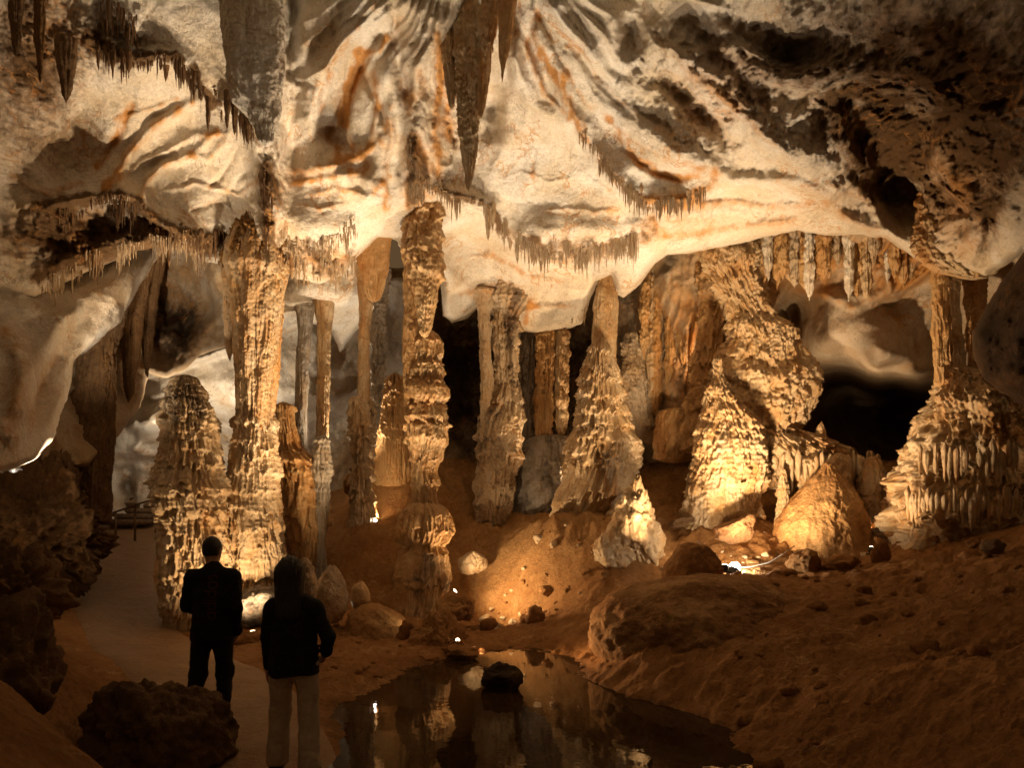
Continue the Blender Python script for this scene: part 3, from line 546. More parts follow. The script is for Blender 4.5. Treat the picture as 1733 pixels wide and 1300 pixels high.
# ------------------------------------------------------------------ dripstone formations
def formation(name, rows, Y, mat, kd=.9, tiers=None, auto=None, flute=(.02, .10), rough=.03, finger=.5, mask=(.2, .1, 0), seed=0, lean=0., nth=220, dpy=1.5,
              parent=None, dark_low=None, pits=0., crustn=.5, ring=.0, bury=None, dark_top=None, layer=None, lowf=.16):
    """a body of dripstone: traced left/right profile, elliptical section, drip tiers, flutes and grain"""
    if bury is None: bury = 70 if name in ('stalagmite', 'flowstone_pedestal', 'flowstone_slope', 'mud_cone', 'flowstone_shelf', 'knob') and rows[-1][0] > 740 else 0
    if bury: rows = list(rows) + [(rows[-1][0] + bury, rows[-1][1] - bury * .06, rows[-1][2] + bury * .06)]
    if layer is None: layer = [.006, .020, .0, .012, .024][seed % 5]
    R = np.array(rows, float); py = np.arange(R[0, 0], R[-1, 0] + dpy * .5, dpy)
    xl = np.interp(py, R[:, 0], R[:, 1]); xr = np.interp(py, R[:, 0], R[:, 2])
    k = np.array([.25, .5, .25])
    for _ in range(2):
        xl[1:-1] = np.convolve(xl, k, 'valid'); xr[1:-1] = np.convolve(xr, k, 'valid')
    # close top and bottom with rounded caps
    n = len(py); z = CH - (py - HY) / F * Y
    cx = ((xl + xr) / 2 - CX) / F * Y; rx = (xr - xl) / 2 / F * Y
    cap = np.ones(n); e = min(6, n // 4)
    cap[:e] = np.sqrt(1 - (1 - np.arange(e) / e) ** 2) + .02; cap[-e:] *= (np.sqrt(1 - (1 - np.arange(e) / e) ** 2) + .02)[::-1]
    th = np.linspace(0, 2 * np.pi, nth, endpoint=False)
    T, Zg = np.meshgrid(th, z); CXg = cx[:, None] + 0 * T; RX = (rx * cap)[:, None] + 0 * T
    ct, st = np.cos(T), np.sin(T)
    Rm = float(np.median(rx)); so = seed * 7.31
    # low frequency irregular section
    disp = RX * (lowf * fbm(ct * 1.1 + so, st * 1.1, Zg * .9, 3) + .07 * fbm(ct * 2.5 + so, st * 2.5, Zg * 2.4 + 4, 3))
    # flutes: fine vertical ribs
    fa, fl = flute; q = max(2.0, Rm / fl)
    wob = .25 * fbm(ct * 2 + so, st * 2, Zg * 1.5, 2)
    rib = ridged(ct * q * .55 + so + wob, st * q * .55 + wob, Zg * .45, 2, .6) - .45
    rib2 = ridged(ct * q * 1.5 + so, st * q * 1.5, Zg * .9 + 3, 2, .6) - .45
    tl = []
    if tiers: tl += [(CH - (p - HY) / F * Y, a) for p, a in tiers]
    if auto:
        p0, p1, sp, a = auto; p = p0; rr = random.Random(seed + 3)
        while p < p1:
            tl.append((CH - (p - HY) / F * Y, a * rr.uniform(.5, 1.4))); p += sp * rr.uniform(.6, 1.5)
    edge = np.zeros_like(T); shade = np.zeros_like(T); idx = np.zeros_like(T); ribn = 0
    zes = []
    for i, (zk, a) in enumerate(tl):
        ze = zk + (.10 + 1.1 * a) * fbm(ct * 1.3 + so + i * 3.7, st * 1.3, i * 1.9 + 0 * T, 3)
        jag = np.clip(ridged(ct * q * .62 + i * 2.2 + so, st * q * .62, i * 5.5 + 0 * T, 2, .6) - .35, 0, 1)
        ze = ze - finger * a * 1.9 * jag; zes.append(ze); idx += (Zg < ze)
    if tl:
        rib = ridged(ct * q * .62 + so + wob + idx * 2.2, st * q * .62 + wob, Zg * .22 + idx * 5.5, 2, .6) - .45
        rib2 = ridged(ct * q * 1.5 + so + idx * 1.7, st * q * 1.5, Zg * .5 + 3, 2, .6) - .45
    for i, (zk, a) in enumerate(tl):
        ze = zes[i]
        am = a * np.clip(.75 + 1.1 * fbm(ct * 1.6 + i * 9.1 + so, st * 1.6, i * .7 + 0 * T, 2), .05, 1.6)
        t = Zg - ze
        prof = np.exp(-np.clip(t, 0, None) / (a * 2.6)) / (1 + np.exp(-np.clip(t / .010, -30, 30)))
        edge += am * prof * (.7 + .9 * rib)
        shade += np.exp(-((t + .02) / .03) ** 2)  # shade painted just under each drip edge
    if tl:
        fr = (Zg + .07 * fbm(ct * 2 + so, st * 2, Zg * .6, 2) - .035 * np.clip(ridged(ct * q * .8 + so, st * q * .8, Zg * .6, 2) - .3, 0, 1)) * 10.5
        saw = fr - np.floor(fr); disp += layer * np.minimum(1, RX / .15) * ((1 - saw) ** 1.6 * sstep(0, .10, saw)) * np.clip(.7 + 1.3 * fbm(ct * 1.5 + so, st * 1.5, Zg * 1.3 + 9, 2), .1, 1.5)
    disp += edge * np.minimum(1, RX / .12) + fa * 1.25 * (rib + .5 * rib2) * np.minimum(1, RX / .08)
    Xw = CXg + RX * ct; Yw = Y + RX * kd * st
    disp += rough * (fbm(Xw * 4 + so, Yw * 4, Zg * 3.4, 4, .55)) + rough * .35 * (ridged(Xw * 10, Yw * 10, Zg * 5, 2) - .5) + rough * .25 * fbm(Xw * 22, Yw * 22, Zg * 16, 2)
    if ring: disp += ring * np.sin(Zg * 85 + 5 * fbm(ct * 2, st * 2, Zg, 2)) * (.5 + fbm(ct * 3, st * 3, Zg * 2, 2))
    if pits: disp -= pits * np.clip(fbm(Xw * 14, Yw * 14, Zg * 9, 2) - .1, 0, 1)
    disp = (disp - np.percentile(disp, 72)) * cap[:, None]      # keep the traced outline
    X = CXg + (RX + disp) * ct + lean * (Zg - z[-1]); Yv = Y + (RX * kd + disp) * st
    V = np.stack([X, Yv, Zg], -1).reshape(-1, 3)
    top = len(V); V = np.r_[V, [[cx[0] + lean * (z[0] - z[-1]), Y, z[0] + .003], [cx[-1], Y, z[-1] - .003]]]
    Fq = grid_faces(n, nth, True)[:, ::-1]
    j = np.arange(nth); j2 = (j + 1) % nth
    caps = np.r_[np.stack([j, j2, np.full(nth, top), np.full(nth, top)], 1)[:, [2, 0, 1]], np.stack([(n - 1) * nth + j2, (n - 1) * nth + j, np.full(nth, top + 1)], 1)]
    stn = mask[0] + .45 * fbm(Xw * 1.3 + so, Yw * 1.3, Zg * .8, 4, .6) + .25 * rib
    streak = fbm(ct * q * .35 + so, st * q * .35, Zg * .25 + 6, 3)
    stn = stn + .35 * streak
    crs_shade = mask[1] + .40 * np.clip(streak - .05, -.3, .5) + crustn * (fbm(Xw * 1.9 - so, Yw * 1.9, Zg * 1.6, 4, .6)) + .18 * np.clip(shade, 0, 1) - 1.2 * np.clip(edge, 0, .12)
    if dark_top is not None: crs_shade += dark_top[1] * sstep(dark_top[0] + 60, dark_top[0] - 60, HY - (Zg - CH) * F / Y)
    if dark_low is not None: crs_shade += dark_low[1] * sstep(dark_low[0] - 30, dark_low[0] + 30, HY - (Zg - CH) * F / Y)
    mk = np.stack([stn, crs_shade, mask[2] + 0 * T], -1).reshape(-1, 3); mk = np.r_[mk, mk[[0, -1]]]
    base = np.array([cx[-1], Y, z[-1]])
    # quads then caps as degenerate-free triangles: write one mesh with mixed faces
    me = bpy.data.meshes.new(name)
    base = base.astype(np.float64)
    nv = len(V); me.vertices.add(nv); me.vertices.foreach_set('co', (V - base).astype(np.float32).ravel())
    lv = np.r_[Fq.ravel(), caps.ravel()].astype(np.int32); me.loops.add(len(lv)); me.loops.foreach_set('vertex_index', lv)
    ls = np.r_[np.arange(len(Fq)) * 4, len(Fq) * 4 + np.arange(len(caps)) * 3].astype(np.int32)
    me.polygons.add(len(ls)); me.polygons.foreach_set('loop_start', ls)
    me.update(calc_edges=True); me.polygons.foreach_set('use_smooth', np.ones(len(ls), bool))
    at = me.color_attributes.new('mask', 'FLOAT_COLOR', 'POINT'); m4 = np.ones((nv, 4), np.float32); m4[:, :3] = np.clip(mk, 0, 1); at.data.foreach_set('color', m4.ravel())
    me.materials.append(mat); me.validate()
    o = bpy.data.objects.new(name, me); C.objects.link(o)
    if parent is not None: o.parent = parent; o.location = [float(a) for a in base - np.array(parent.location)]
    else: o.location = [float(a) for a in base]
    return o

def root_at(name, px, py, Y, label, cat, group=None):
    return empty(name, V3(px, py, Y), label, cat, group)

# --- front left stalagmite
props(formation('stalagmite', [(634, 300, 326), (640, 294, 336), (650, 290, 340), (660, 285, 346), (680, 281, 354), (700, 278, 360), (730, 275, 366), (760, 272, 371), (790, 270, 375), (815, 267, 379), (826, 261, 384), (850, 260, 388), (880, 269, 382),
      (900, 271, 384), (930, 271, 386), (960, 273, 386), (1000, 273, 380), (1030, 273, 372), (1066, 275, 360)], 13., M['flow'], auto=(650, 1040, 15, .072), tiers=[(822, .12)], flute=(.045, .075), rough=.03, finger=1.3, mask=(.06, .0, 0), lowf=.10, crustn=.35, seed=1, nth=320, dpy=1.1, dark_top=(735, .6)),  # dark top: brown crust plus painted fading of the light upwards
      'tall blunt tiered stalagmite with a dark top, brightly lit behind the man', 'stalagmite')
# --- front left column
r = root_at('column', 432, 1050, 13.4, 'thick pale column with a broad fluted top, just right of the blunt stalagmite', 'column')
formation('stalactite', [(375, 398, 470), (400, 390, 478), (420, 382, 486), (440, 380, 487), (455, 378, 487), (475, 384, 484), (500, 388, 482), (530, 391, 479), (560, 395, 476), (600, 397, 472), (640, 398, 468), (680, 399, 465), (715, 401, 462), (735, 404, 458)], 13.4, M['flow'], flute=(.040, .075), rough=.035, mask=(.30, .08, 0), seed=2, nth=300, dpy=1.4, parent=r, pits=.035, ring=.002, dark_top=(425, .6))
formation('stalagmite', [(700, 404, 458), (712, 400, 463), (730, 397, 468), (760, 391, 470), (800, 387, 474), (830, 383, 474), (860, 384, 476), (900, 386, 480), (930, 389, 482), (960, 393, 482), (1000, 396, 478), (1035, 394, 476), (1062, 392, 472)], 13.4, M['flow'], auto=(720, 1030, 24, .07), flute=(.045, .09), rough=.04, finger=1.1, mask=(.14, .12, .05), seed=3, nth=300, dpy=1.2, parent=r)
formation('crown', [(318, 425, 474), (345, 410, 482), (375, 396, 490), (405, 386, 494), (435, 377, 494), (452, 376, 492), (462, 384, 488)], 13.5, M['darkrock'], auto=(340, 455, 22, .08), flute=(.06, .08), rough=.12, finger=1.6, mask=(.5, .1, 0), seed=57, nth=240, parent=r)
props(formation('stalactite', [(440, 375, 396), (480, 376, 394), (540, 378, 394), (590, 382, 394), (612, 388, 391)], 13.7, M['flow'], flute=(.02, .05), rough=.03, mask=(.25, .2, 0), seed=4, nth=90), 'slim rough stalactite hugging the left side of the thick pale column', 'stalactite')
# --- cluster right of it
r = root_at('flowstone_pillar', 512, 958, 14.4, 'orange dripping flowstone pillar beneath two slim poles', 'flowstone')
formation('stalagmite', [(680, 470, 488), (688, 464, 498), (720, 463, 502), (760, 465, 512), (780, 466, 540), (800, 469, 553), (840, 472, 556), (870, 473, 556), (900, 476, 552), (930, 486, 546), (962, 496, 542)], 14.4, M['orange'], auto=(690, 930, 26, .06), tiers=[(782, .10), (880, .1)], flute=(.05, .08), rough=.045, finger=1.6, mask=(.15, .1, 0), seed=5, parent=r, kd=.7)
formation('knob', [(735, 541, 551), (744, 534, 557), (770, 529, 560), (795, 530, 560), (815, 532, 558), (860, 536, 556), (920, 538, 552)], 14.2, M['grey'], auto=(745, 860, 16, .05), flute=(.03, .07), rough=.03, finger=1.2, mask=(.2, .15, 0), seed=6, nth=140, parent=r)
props(formation('column', [(490, 492, 540), (530, 502, 532), (560, 505, 528), (600, 502, 524), (650, 500, 522), (700, 500, 520), (740, 502, 520), (790, 506, 522)], 16.5, M['grey'], flute=(.018, .06), rough=.03, mask=(.3, .1, 0), seed=7, nth=120), 'slim grey pole column, left of the pair on the orange pillar', 'column')
props(formation('column', [(480, 528, 574), (520, 533, 566), (555, 536, 561), (600, 536, 559), (660, 536, 558), (760, 535, 556)], 16.2, M['flow'], flute=(.02, .05), rough=.035, mask=(.3, .05, 0), seed=8, nth=120, pits=.03), 'slim speckled pole column, right of the pair on the orange pillar', 'column')
# --- knobbly mid column
r = root_at('column', 612, 856, 15.6, 'slender column with a knobbly dark lower half beyond the orange pillar', 'column')
formation('stalactite', [(425, 596, 640), (480, 604, 634), (520, 607, 630), (560, 606, 626), (620, 605, 625), (690, 607, 627)], 15.6, M['flow'], flute=(.02, .06), rough=.04, mask=(.35, .1, 0), seed=9, nth=120, parent=r)
formation('stalagmite', [(668, 596, 622), (680, 591, 628), (700, 590, 634), (740, 594, 632), (780, 596, 630), (830, 595, 628), (862, 588, 640)], 15.6, M['flow'], auto=(680, 845, 13, .07), flute=(.035, .07), rough=.06, finger=1.0, mask=(.1, .3, .05), seed=10, nth=160, parent=r)
props(formation('column', [(450, 630, 664), (520, 630, 656), (560, 628, 652), (620, 628, 652), (680, 630, 646), (720, 628, 640), (760, 630, 638)], 16.2, M['grey'], auto=(560, 740, 20, .07), flute=(.03, .07), rough=.09, mask=(.1, .35, .1), seed=11, nth=140), 'dark lumpy hanging column just behind the slender knobbly one', 'column')
props(formation('stalagmite', [(630, 664, 674), (640, 659, 680), (655, 654, 685), (690, 645, 690), (720, 640, 696), (760, 634, 702)], 16.8, M['orange'], auto=(645, 752, 13, .06), flute=(.04, .08), rough=.04, finger=.8, mask=(.1, .02, 0), seed=12, nth=180), 'squat orange cone stalagmite behind the ornate central column', 'stalagmite')
# --- ornate central column
r = root_at('column', 705, 1045, 13.8, 'ornate honey coloured column with stacked shelves in the centre', 'column')
formation('stalactite', [(225, 716, 736), (260, 708, 744), (300, 702, 750), (345, 692, 748), (380, 685, 745), (420, 683, 746), (440, 686, 749), (455, 692, 748), (480, 695, 746), (505, 699, 743), (530, 702, 737), (560, 706, 731), (572, 709, 728)], 13.45, M['orange'], auto=(340, 460, 20, .08), flute=(.045, .11), rough=.06, finger=1.2, mask=(.05, .15, 0), seed=13, nth=240, parent=r)
formation('shaft', [(415, 680, 706), (450, 682, 709), (520, 683, 714), (560, 682, 716), (600, 681, 710), (700, 684, 712), (760, 690, 712)], 13.75, M['orange'], flute=(.03, .08), rough=.05, mask=(.2, .05, 0), seed=14, nth=120, parent=r)
formation('stalagmite', [(552, 714, 722), (558, 708, 729), (568, 700, 743), (582, 693, 750), (600, 694, 748), (612, 695, 741), (618, 694, 749), (628, 692, 752), (642, 696, 746), (650, 690, 753), (658, 686, 757), (672, 690, 757), (684, 694, 746), (692, 690, 752), (706, 687, 756), (716, 692, 752),
      (722, 689, 760), (742, 690, 759), (760, 692, 753), (785, 695, 745), (800, 696, 739), (830, 696, 740), (852, 694, 744), (862, 684, 758), (878, 677, 767), (900, 676, 768), (925, 682, 756), (936, 673, 762), (960, 665, 765), (990, 665, 762), (1020, 669, 754), (1058, 662, 742)], 13.8, M['orange'],
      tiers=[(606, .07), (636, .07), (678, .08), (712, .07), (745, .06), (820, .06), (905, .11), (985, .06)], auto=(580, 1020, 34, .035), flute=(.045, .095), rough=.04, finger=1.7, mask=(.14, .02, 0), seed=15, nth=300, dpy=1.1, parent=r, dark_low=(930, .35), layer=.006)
# --- big stalactites from the ceiling spine
r = root_at('stalactite', 793, 326, 10.75, 'long brown pointed stalactite hanging in the top centre', 'stalactite')
formation('shaft', [(-20, 756, 836), (30, 760, 832), (60, 763, 829), (100, 765, 824), (150, 769, 816), (200, 773, 812), (240, 778, 808), (280, 784, 804), (310, 787, 799), (327, 791, 795)], 10.75, M['flow'], flute=(.05, .13), rough=.04, mask=(.18, -.12, 0), seed=16, nth=240, parent=r, tiers=[(90, .05), (150, .03), (230, .02)], finger=2.)
formation('spur', [(20, 804, 840), (110, 805, 831), (150, 807, 826), (180, 808, 822), (200, 812, 817)], 10.6, M['flow'], flute=(.03, .08), rough=.02, mask=(.5, .05, 0), seed=17, nth=120, parent=r)
formation('spur', [(20, 738, 772), (80, 744, 770), (130, 752, 770), (185, 760, 768)], 10.75, M['flow'], flute=(.04, .08), rough=.04, mask=(.4, .15, 0), seed=58, nth=120, parent=r)
for q, (cx, y1, w, Yq) in enumerate([(782, 150, 14, 10.7), (818, 130, 15, 10.55), (770, 110, 12, 10.8), (800, 215, 12, 10.6), (834, 90, 9, 10.5)]):
    formation('spur', [(-20, cx - w * 1.6, cx + w * 1.5), (y1 * .3, cx - w * 1.1, cx + w), (y1 * .7, cx - w * .7, cx + w * .6), (y1 - 14, cx - w * .3, cx + w * .3), (y1, cx - 1, cx + 1)], Yq, M['flow' if q % 2 else 'orange'], flute=(.025, .07), rough=.05, mask=(.3, .1, 0), seed=80 + q, nth=100, parent=r)
props(formation('stalactite', [(-30, 842, 880), (20, 842, 872), (60, 843, 866), (100, 845, 858), (140, 848, 851)], 10.3, M['orange'], flute=(.02, .06), rough=.02, mask=(.4, .1, 0), seed=18, nth=120), 'short rust brown stalactite at the top edge beside the long one', 'stalactite')
props(formation('drapery', [(345, 610, 668), (395, 600, 666), (415, 600, 662), (440, 604, 660), (470, 613, 653), (495, 618, 647), (512, 626, 640)], 14.35, M['orange'], flute=(.06, .12), rough=.02, mask=(.3, 0, 0), seed=19, nth=200, ring=.002, kd=.5), 'smooth orange drapery tapering down left of the central column', 'drapery')
# --- pole and knobbly column right of centre
r = root_at('column', 835, 912, 15.2, 'pale pole column with lumpy dark right side, third from the central column', 'column')
r['label'] = 'pale pole with a lumpy dark right flank, standing left of the curtain planks'
formation('shaft', [(488, 790, 850), (508, 804, 838), (530, 809, 831), (600, 812, 832), (650, 812, 836), (700, 813, 834), (800, 814, 838)], 16.0, M['flow'], flute=(.02, .07), rough=.05, mask=(.1, .08, .1), seed=20, nth=130, parent=r)
formation('stalagmite', [(470, 822, 915), (510, 826, 900), (540, 838, 874), (560, 833, 878), (620, 836, 879), (660, 838, 880), (690, 826, 884), (720, 808, 885), (745, 806, 880), (790, 808, 872), (840, 806, 868), (880, 805, 860), (918, 810, 852)], 16.1, M['flow'], auto=(550, 905, 24, .10), flute=(.055, .09), rough=.09, finger=1.4, mask=(.1, .48, .1), lowf=.26, seed=21, nth=220, parent=r)
# --- curtain planks
r = root_at('drapery', 925, 756, 16.8, 'straight hanging curtain of grey and orange stone planks above a dark slope', 'drapery')
for i, (a, b, y0, y1, mt, mk) in enumerate([(882, 906, 552, 756, 'grey', (.15, .2, .25)), (904, 922, 552, 752, 'orange', (.3, .1, 0)), (920, 937, 552, 748, 'orange', (.15, .05, 0)), (938, 962, 556, 738, 'flow', (.25, .1, 0)), (858, 884, 552, 700, 'grey', (.1, .35, .1))]):
    formation('fold', [(y0, a, b + 3), (y0 + 40, a, b + 2), (y1 - 60, a, b), (y1 - 10, a + 2, b - 3), (y1, a + 6, b - 6)], 16.8 + (.25 if i in (0, 4) else 0), M[mt], flute=(.06, .17), rough=.10, mask=mk, seed=22 + i, nth=120, kd=.8, parent=r, ring=.003)
props(formation('flowstone_slope', [(735, 900, 960), (755, 880, 985), (790, 862, 1000), (830, 850, 1010), (875, 840, 1010), (900, 836, 1000)], 17., M['grey'], flute=(.05, .10), rough=.10, mask=(.05, .42, .15), seed=30, nth=240, kd=.8, lowf=.26), 'smooth slate grey flowstone slope beneath the curtain planks', 'flowstone')
# --- tall fir-like stalagmite
r = root_at('column', 1000, 886, 15.2, 'tall fir shaped column with stacked skirts and a fluted foot', 'column')
formation('shaft', [(400, 1010, 1050), (440, 1016, 1042), (470, 1014, 1042), (500, 1006, 1044), (520, 1004, 1044), (580, 1002, 1043), (640, 1000, 1044), (700, 1002, 1046)], 15.3, M['flow'], flute=(.035, .09), rough=.035, mask=(.2, .08, 0), seed=31, nth=180, parent=r)
formation('stalagmite', [(570, 1012, 1024), (590, 996, 1034), (612, 990, 1042), (630, 986, 1048), (652, 981, 1052), (680, 979, 1056), (700, 973, 1062), (740, 967, 1072), (760, 962, 1082), (790, 957, 1078), (820, 948, 1070), (850, 934, 1062), (872, 930, 1045), (900, 932, 1030)], 15., M['flow'],
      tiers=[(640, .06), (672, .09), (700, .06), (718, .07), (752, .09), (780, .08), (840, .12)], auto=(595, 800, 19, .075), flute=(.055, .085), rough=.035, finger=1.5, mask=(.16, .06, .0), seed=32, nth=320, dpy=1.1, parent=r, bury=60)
# --- curtains of the right wall
r = root_at('drapery', 1160, 700, 17.2, 'tall fluted orange curtain wall right of the fir shaped column', 'drapery')
rr = random.Random(12)
for q in range(13):
    cx = 1092 + q * 10.5 + rr.uniform(-3, 3); w = rr.uniform(6, 11); y0 = 432 - q * .8 + rr.uniform(-6, 6); y1 = 640 + 60 * math.sin(q * .6) + rr.uniform(-40, 30); Yq = 17.4 - .07 * q + rr.uniform(-.12, .12)
    formation('fold', [(y0 - 30, cx - w * .8 + 6, cx + w * .8 + 6), (y0 + 40, cx - w + 3, cx + w + 3), ((y0 + y1) / 2, cx - w * 1.1, cx + w), (y1 - 50, cx - w, cx + w * 1.1), (y1 - 12, cx - w * .7, cx + w * .7), (y1, cx - w * .2, cx + w * .2)], Yq, M[['orange', 'flow', 'orange', 'wall'][q % 4]], flute=(.045, .09), rough=.09,
              tiers=[(y1 - 70 + rr.uniform(-30, 20), .06), (y1 - 20, .05)], mask=(rr.uniform(.05, .35), rr.choice([0, .05, .25]), 0), seed=90 + q, nth=80, kd=.9, parent=r, dpy=2)
r = root_at('drapery', 1390, 520, 14.4, 'row of ragged orange curtains hanging over the pale side vault', 'drapery')
for q in range(27):
    cx = 1246 + q * 11.2 + rr.uniform(-4, 4); w = rr.uniform(5, 10); y0 = 385; y1 = 455 + 45 * math.sin(q * .45 - .4) ** 2 + rr.uniform(-22, 34); Yq = 15.2 - .055 * q + rr.uniform(-.15, .15)
    formation('fold', [(y0, cx - w * 1.2, cx + w * 1.2), (y0 + 30, cx - w, cx + w), (y1 - 30, cx - w * .9, cx + w), (y1 - 8, cx - w * .5, cx + w * .5), (y1, cx - 1, cx + 1)], Yq, M[['orange', 'orange', 'flow', 'wall', 'orange', 'white'][q % 6]], flute=(.04, .08), rough=.08, mask=(rr.uniform(.1, .4), rr.choice([0, 0, .15]), 0), seed=110 + q, nth=70, kd=1.1, parent=r, dpy=2)
props(formation('flowstone_mass', [(405, 1195, 1250), (430, 1186, 1262), (450, 1180, 1280), (475, 1178, 1298), (498, 1184, 1314), (520, 1200, 1306), (545, 1212, 1280), (575, 1220, 1250)], 15.9, M['flow'], tiers=[(445, .07), (470, .08), (500, .1), (530, .07)], flute=(.05, .09), rough=.09, finger=1.4, mask=(.28, .12, 0), seed=140, nth=260, kd=.7),
      'tiered flowstone mass at the top of the massive knobbly drape', 'flowstone')
props(formation('flowstone_mass', [(470, 1196, 1262), (510, 1188, 1268), (560, 1180, 1262), (610, 1176, 1258), (650, 1168, 1266), (690, 1158, 1285), (730, 1148, 1300), (770, 1140, 1310)], 15.9, M['orange'], auto=(480, 760, 34, .08), flute=(.06, .10), rough=.09, finger=1.6, mask=(.12, .05, 0), seed=143, nth=280, kd=.55, lowf=.26),
      'draped flowstone behind the broad cone, at the right end of the curtain wall', 'flowstone')
props(formation('flowstone_mass', [(560, 1058, 1088), (590, 1054, 1100), (630, 1052, 1112), (670, 1056, 1118), (700, 1064, 1116), (730, 1072, 1120)], 17.6, M['wall'], tiers=[(600, .07), (640, .08), (680, .09)], flute=(.05, .09), rough=.1, finger=1.4, mask=(.1, .35, 0), seed=141, nth=180, kd=.7),
      'dark lumpy flowstone stack between the fir shaped column and the curtain wall', 'flowstone')
props(formation('flowstone_mass', [(690, 1120, 1180), (712, 1108, 1200), (740, 1104, 1205), (765, 1108, 1190), (785, 1115, 1170)], 16.6, M['orange'], tiers=[(730, .08), (765, .1)], flute=(.05, .1), rough=.1, finger=1.4, mask=(.25, .05, 0), seed=142, nth=180, kd=.7),
      'low orange flowstone lump at the foot of the fluted curtain wall', 'flowstone')
# --- lumpy group on the right
props(formation('flowstone_mass', [(395, 1180, 1300), (425, 1186, 1296), (455, 1192, 1290), (480, 1204, 1292), (505, 1218, 1300), (525, 1226, 1312), (545, 1230, 1328), (562, 1227, 1350), (590, 1220, 1364), (610, 1214, 1370), (630, 1210, 1380), (655, 1208, 1384), (680, 1210, 1376), (700, 1214, 1366), (720, 1220, 1356), (740, 1226, 1346), (780, 1230, 1338), (830, 1226, 1340)], 15.2, M['flow'],
      tiers=[(452, .10), (498, .12), (560, .08), (640, .12), (725, .14)], auto=(420, 760, 20, .06), flute=(.04, .09), rough=.13, finger=1.5, mask=(.22, .06, .0), seed=33, nth=340, kd=.6, lowf=.30), 'massive knobbly flowstone draping from the ceiling down to the right cones', 'flowstone')
props(formation('stalagmite', [(600, 1210, 1220), (640, 1204, 1226), (665, 1196, 1240), (690, 1190, 1262), (720, 1182, 1285), (750, 1173, 1296), (780, 1170, 1298), (800, 1168, 1296), (830, 1164, 1285), (865, 1156, 1290)], 14.5, M['flow'],
      tiers=[(700, .07), (735, .06), (790, .07)], auto=(660, 860, 22, .06), flute=(.04, .08), rough=.10, finger=1.3, lowf=.24, mask=(.25, .08, 0), seed=34, nth=300, kd=.8), 'broad cone stalagmite mound standing against the massive knobbly flowstone', 'stalagmite')
props(formation('flowstone_shelf', [(706, 1288, 1306), (720, 1282, 1330), (735, 1283, 1380), (748, 1286, 1410), (762, 1290, 1440), (780, 1294, 1476), (800, 1302, 1494), (822, 1318, 1500), (840, 1340, 1490)], 14.9, M['flow'], tiers=[(800, .13), (760, .08)], auto=(730, 800, 24, .05), flute=(.018, .09), rough=.17, lowf=.26, finger=1.2, mask=(.25, .05, 0), seed=35, nth=320, kd=.55),
      'low bridging shelf of flowstone with dripping fringe on the right', 'flowstone')
for i, (cx, y0, y1, w, Yd, lab) in enumerate([(1390, 713, 772, 12, 14.7, 'little pointed stalagmite on top of the dripping shelf'), (1420, 766, 850, 24, 14.1, 'rounded stub stalagmite in front of the dripping shelf'), (1478, 772, 860, 27, 14.2, 'thick stub stalagmite at the right end of the dripping shelf'), (1325, 788, 850, 10, 14.2, 'thin finger stalagmite under the dripping shelf')]):
    props(formation('stalagmite', [(y0, cx - w * .25, cx + w * .25), (y0 + 10, cx - w * .6, cx + w * .55), (y0 + (y1 - y0) * .5, cx - w * .9, cx + w * .85), (y1, cx - w * 1.1, cx + w * 1.1)], Yd, M['flow'], auto=(y0 + 8, y1 - 5, 16, .03), flute=(.02, .07), rough=.06, mask=(.3, .05, 0), seed=36 + i, nth=140), lab, 'stalagmite')
props(formation('mud_cone', [(780, 1398, 1406), (792, 1388, 1414), (808, 1375, 1428), (830, 1355, 1446), (855, 1332, 1458), (885, 1312, 1466), (915, 1300, 1472), (940, 1290, 1485)], 13.6, M['mud'], flute=(.01, .2), rough=.05, mask=(.45, -.1, 0), seed=41, nth=260, ring=0), 'smooth pale mud cone below the dripping shelf', 'mound')
# --- right pillar group
r = root_at('column', 1610, 645, 12.9, 'cluster of thin rods joined as a column on the right pedestal', 'column')
for i, (rows, mk) in enumerate([([(415, 1574, 1606), (450, 1576, 1602), (520, 1576, 1604), (570, 1578, 1608), (600, 1580, 1606), (655, 1580, 1604)], (.3, .05, 0)), ([(420, 1603, 1628), (480, 1606, 1626), (520, 1610, 1624), (600, 1614, 1634), (655, 1612, 1636)], (.15, .2, .1)),
                                ([(420, 1632, 1668), (500, 1632, 1666), (560, 1636, 1664), (640, 1640, 1668)], (.4, .15, 0)), ([(420, 1590, 1612), (530, 1594, 1616), (660, 1598, 1618)], (.2, .1, .05))]):
    formation('rod', rows, 12.9 + [0, .1, .35, .3][i], M['orange' if i != 1 else 'flow'], flute=(.025, .06), rough=.05, auto=(440, 640, 40, .035), mask=mk, seed=42 + i, nth=120, parent=r)
props(formation('flowstone_pedestal', [(618, 1592, 1650), (632, 1580, 1690), (650, 1570, 1720), (690, 1558, 1780), (720, 1551, 1800), (760, 1548, 1830), (780, 1549, 1840), (798, 1534, 1835), (820, 1522, 1850), (850, 1519, 1850), (880, 1520, 1850), (910, 1528, 1850)], 12.9, M['flow'],
      tiers=[(672, .06), (712, .07), (786, .30), (872, .26)], flute=(.022, .10), rough=.20, finger=1.3, lowf=.46, mask=(.32, .10, 0), seed=47, nth=420, kd=.7), 'wide two tiered flowstone pedestal with fringes at the right edge', 'flowstone')
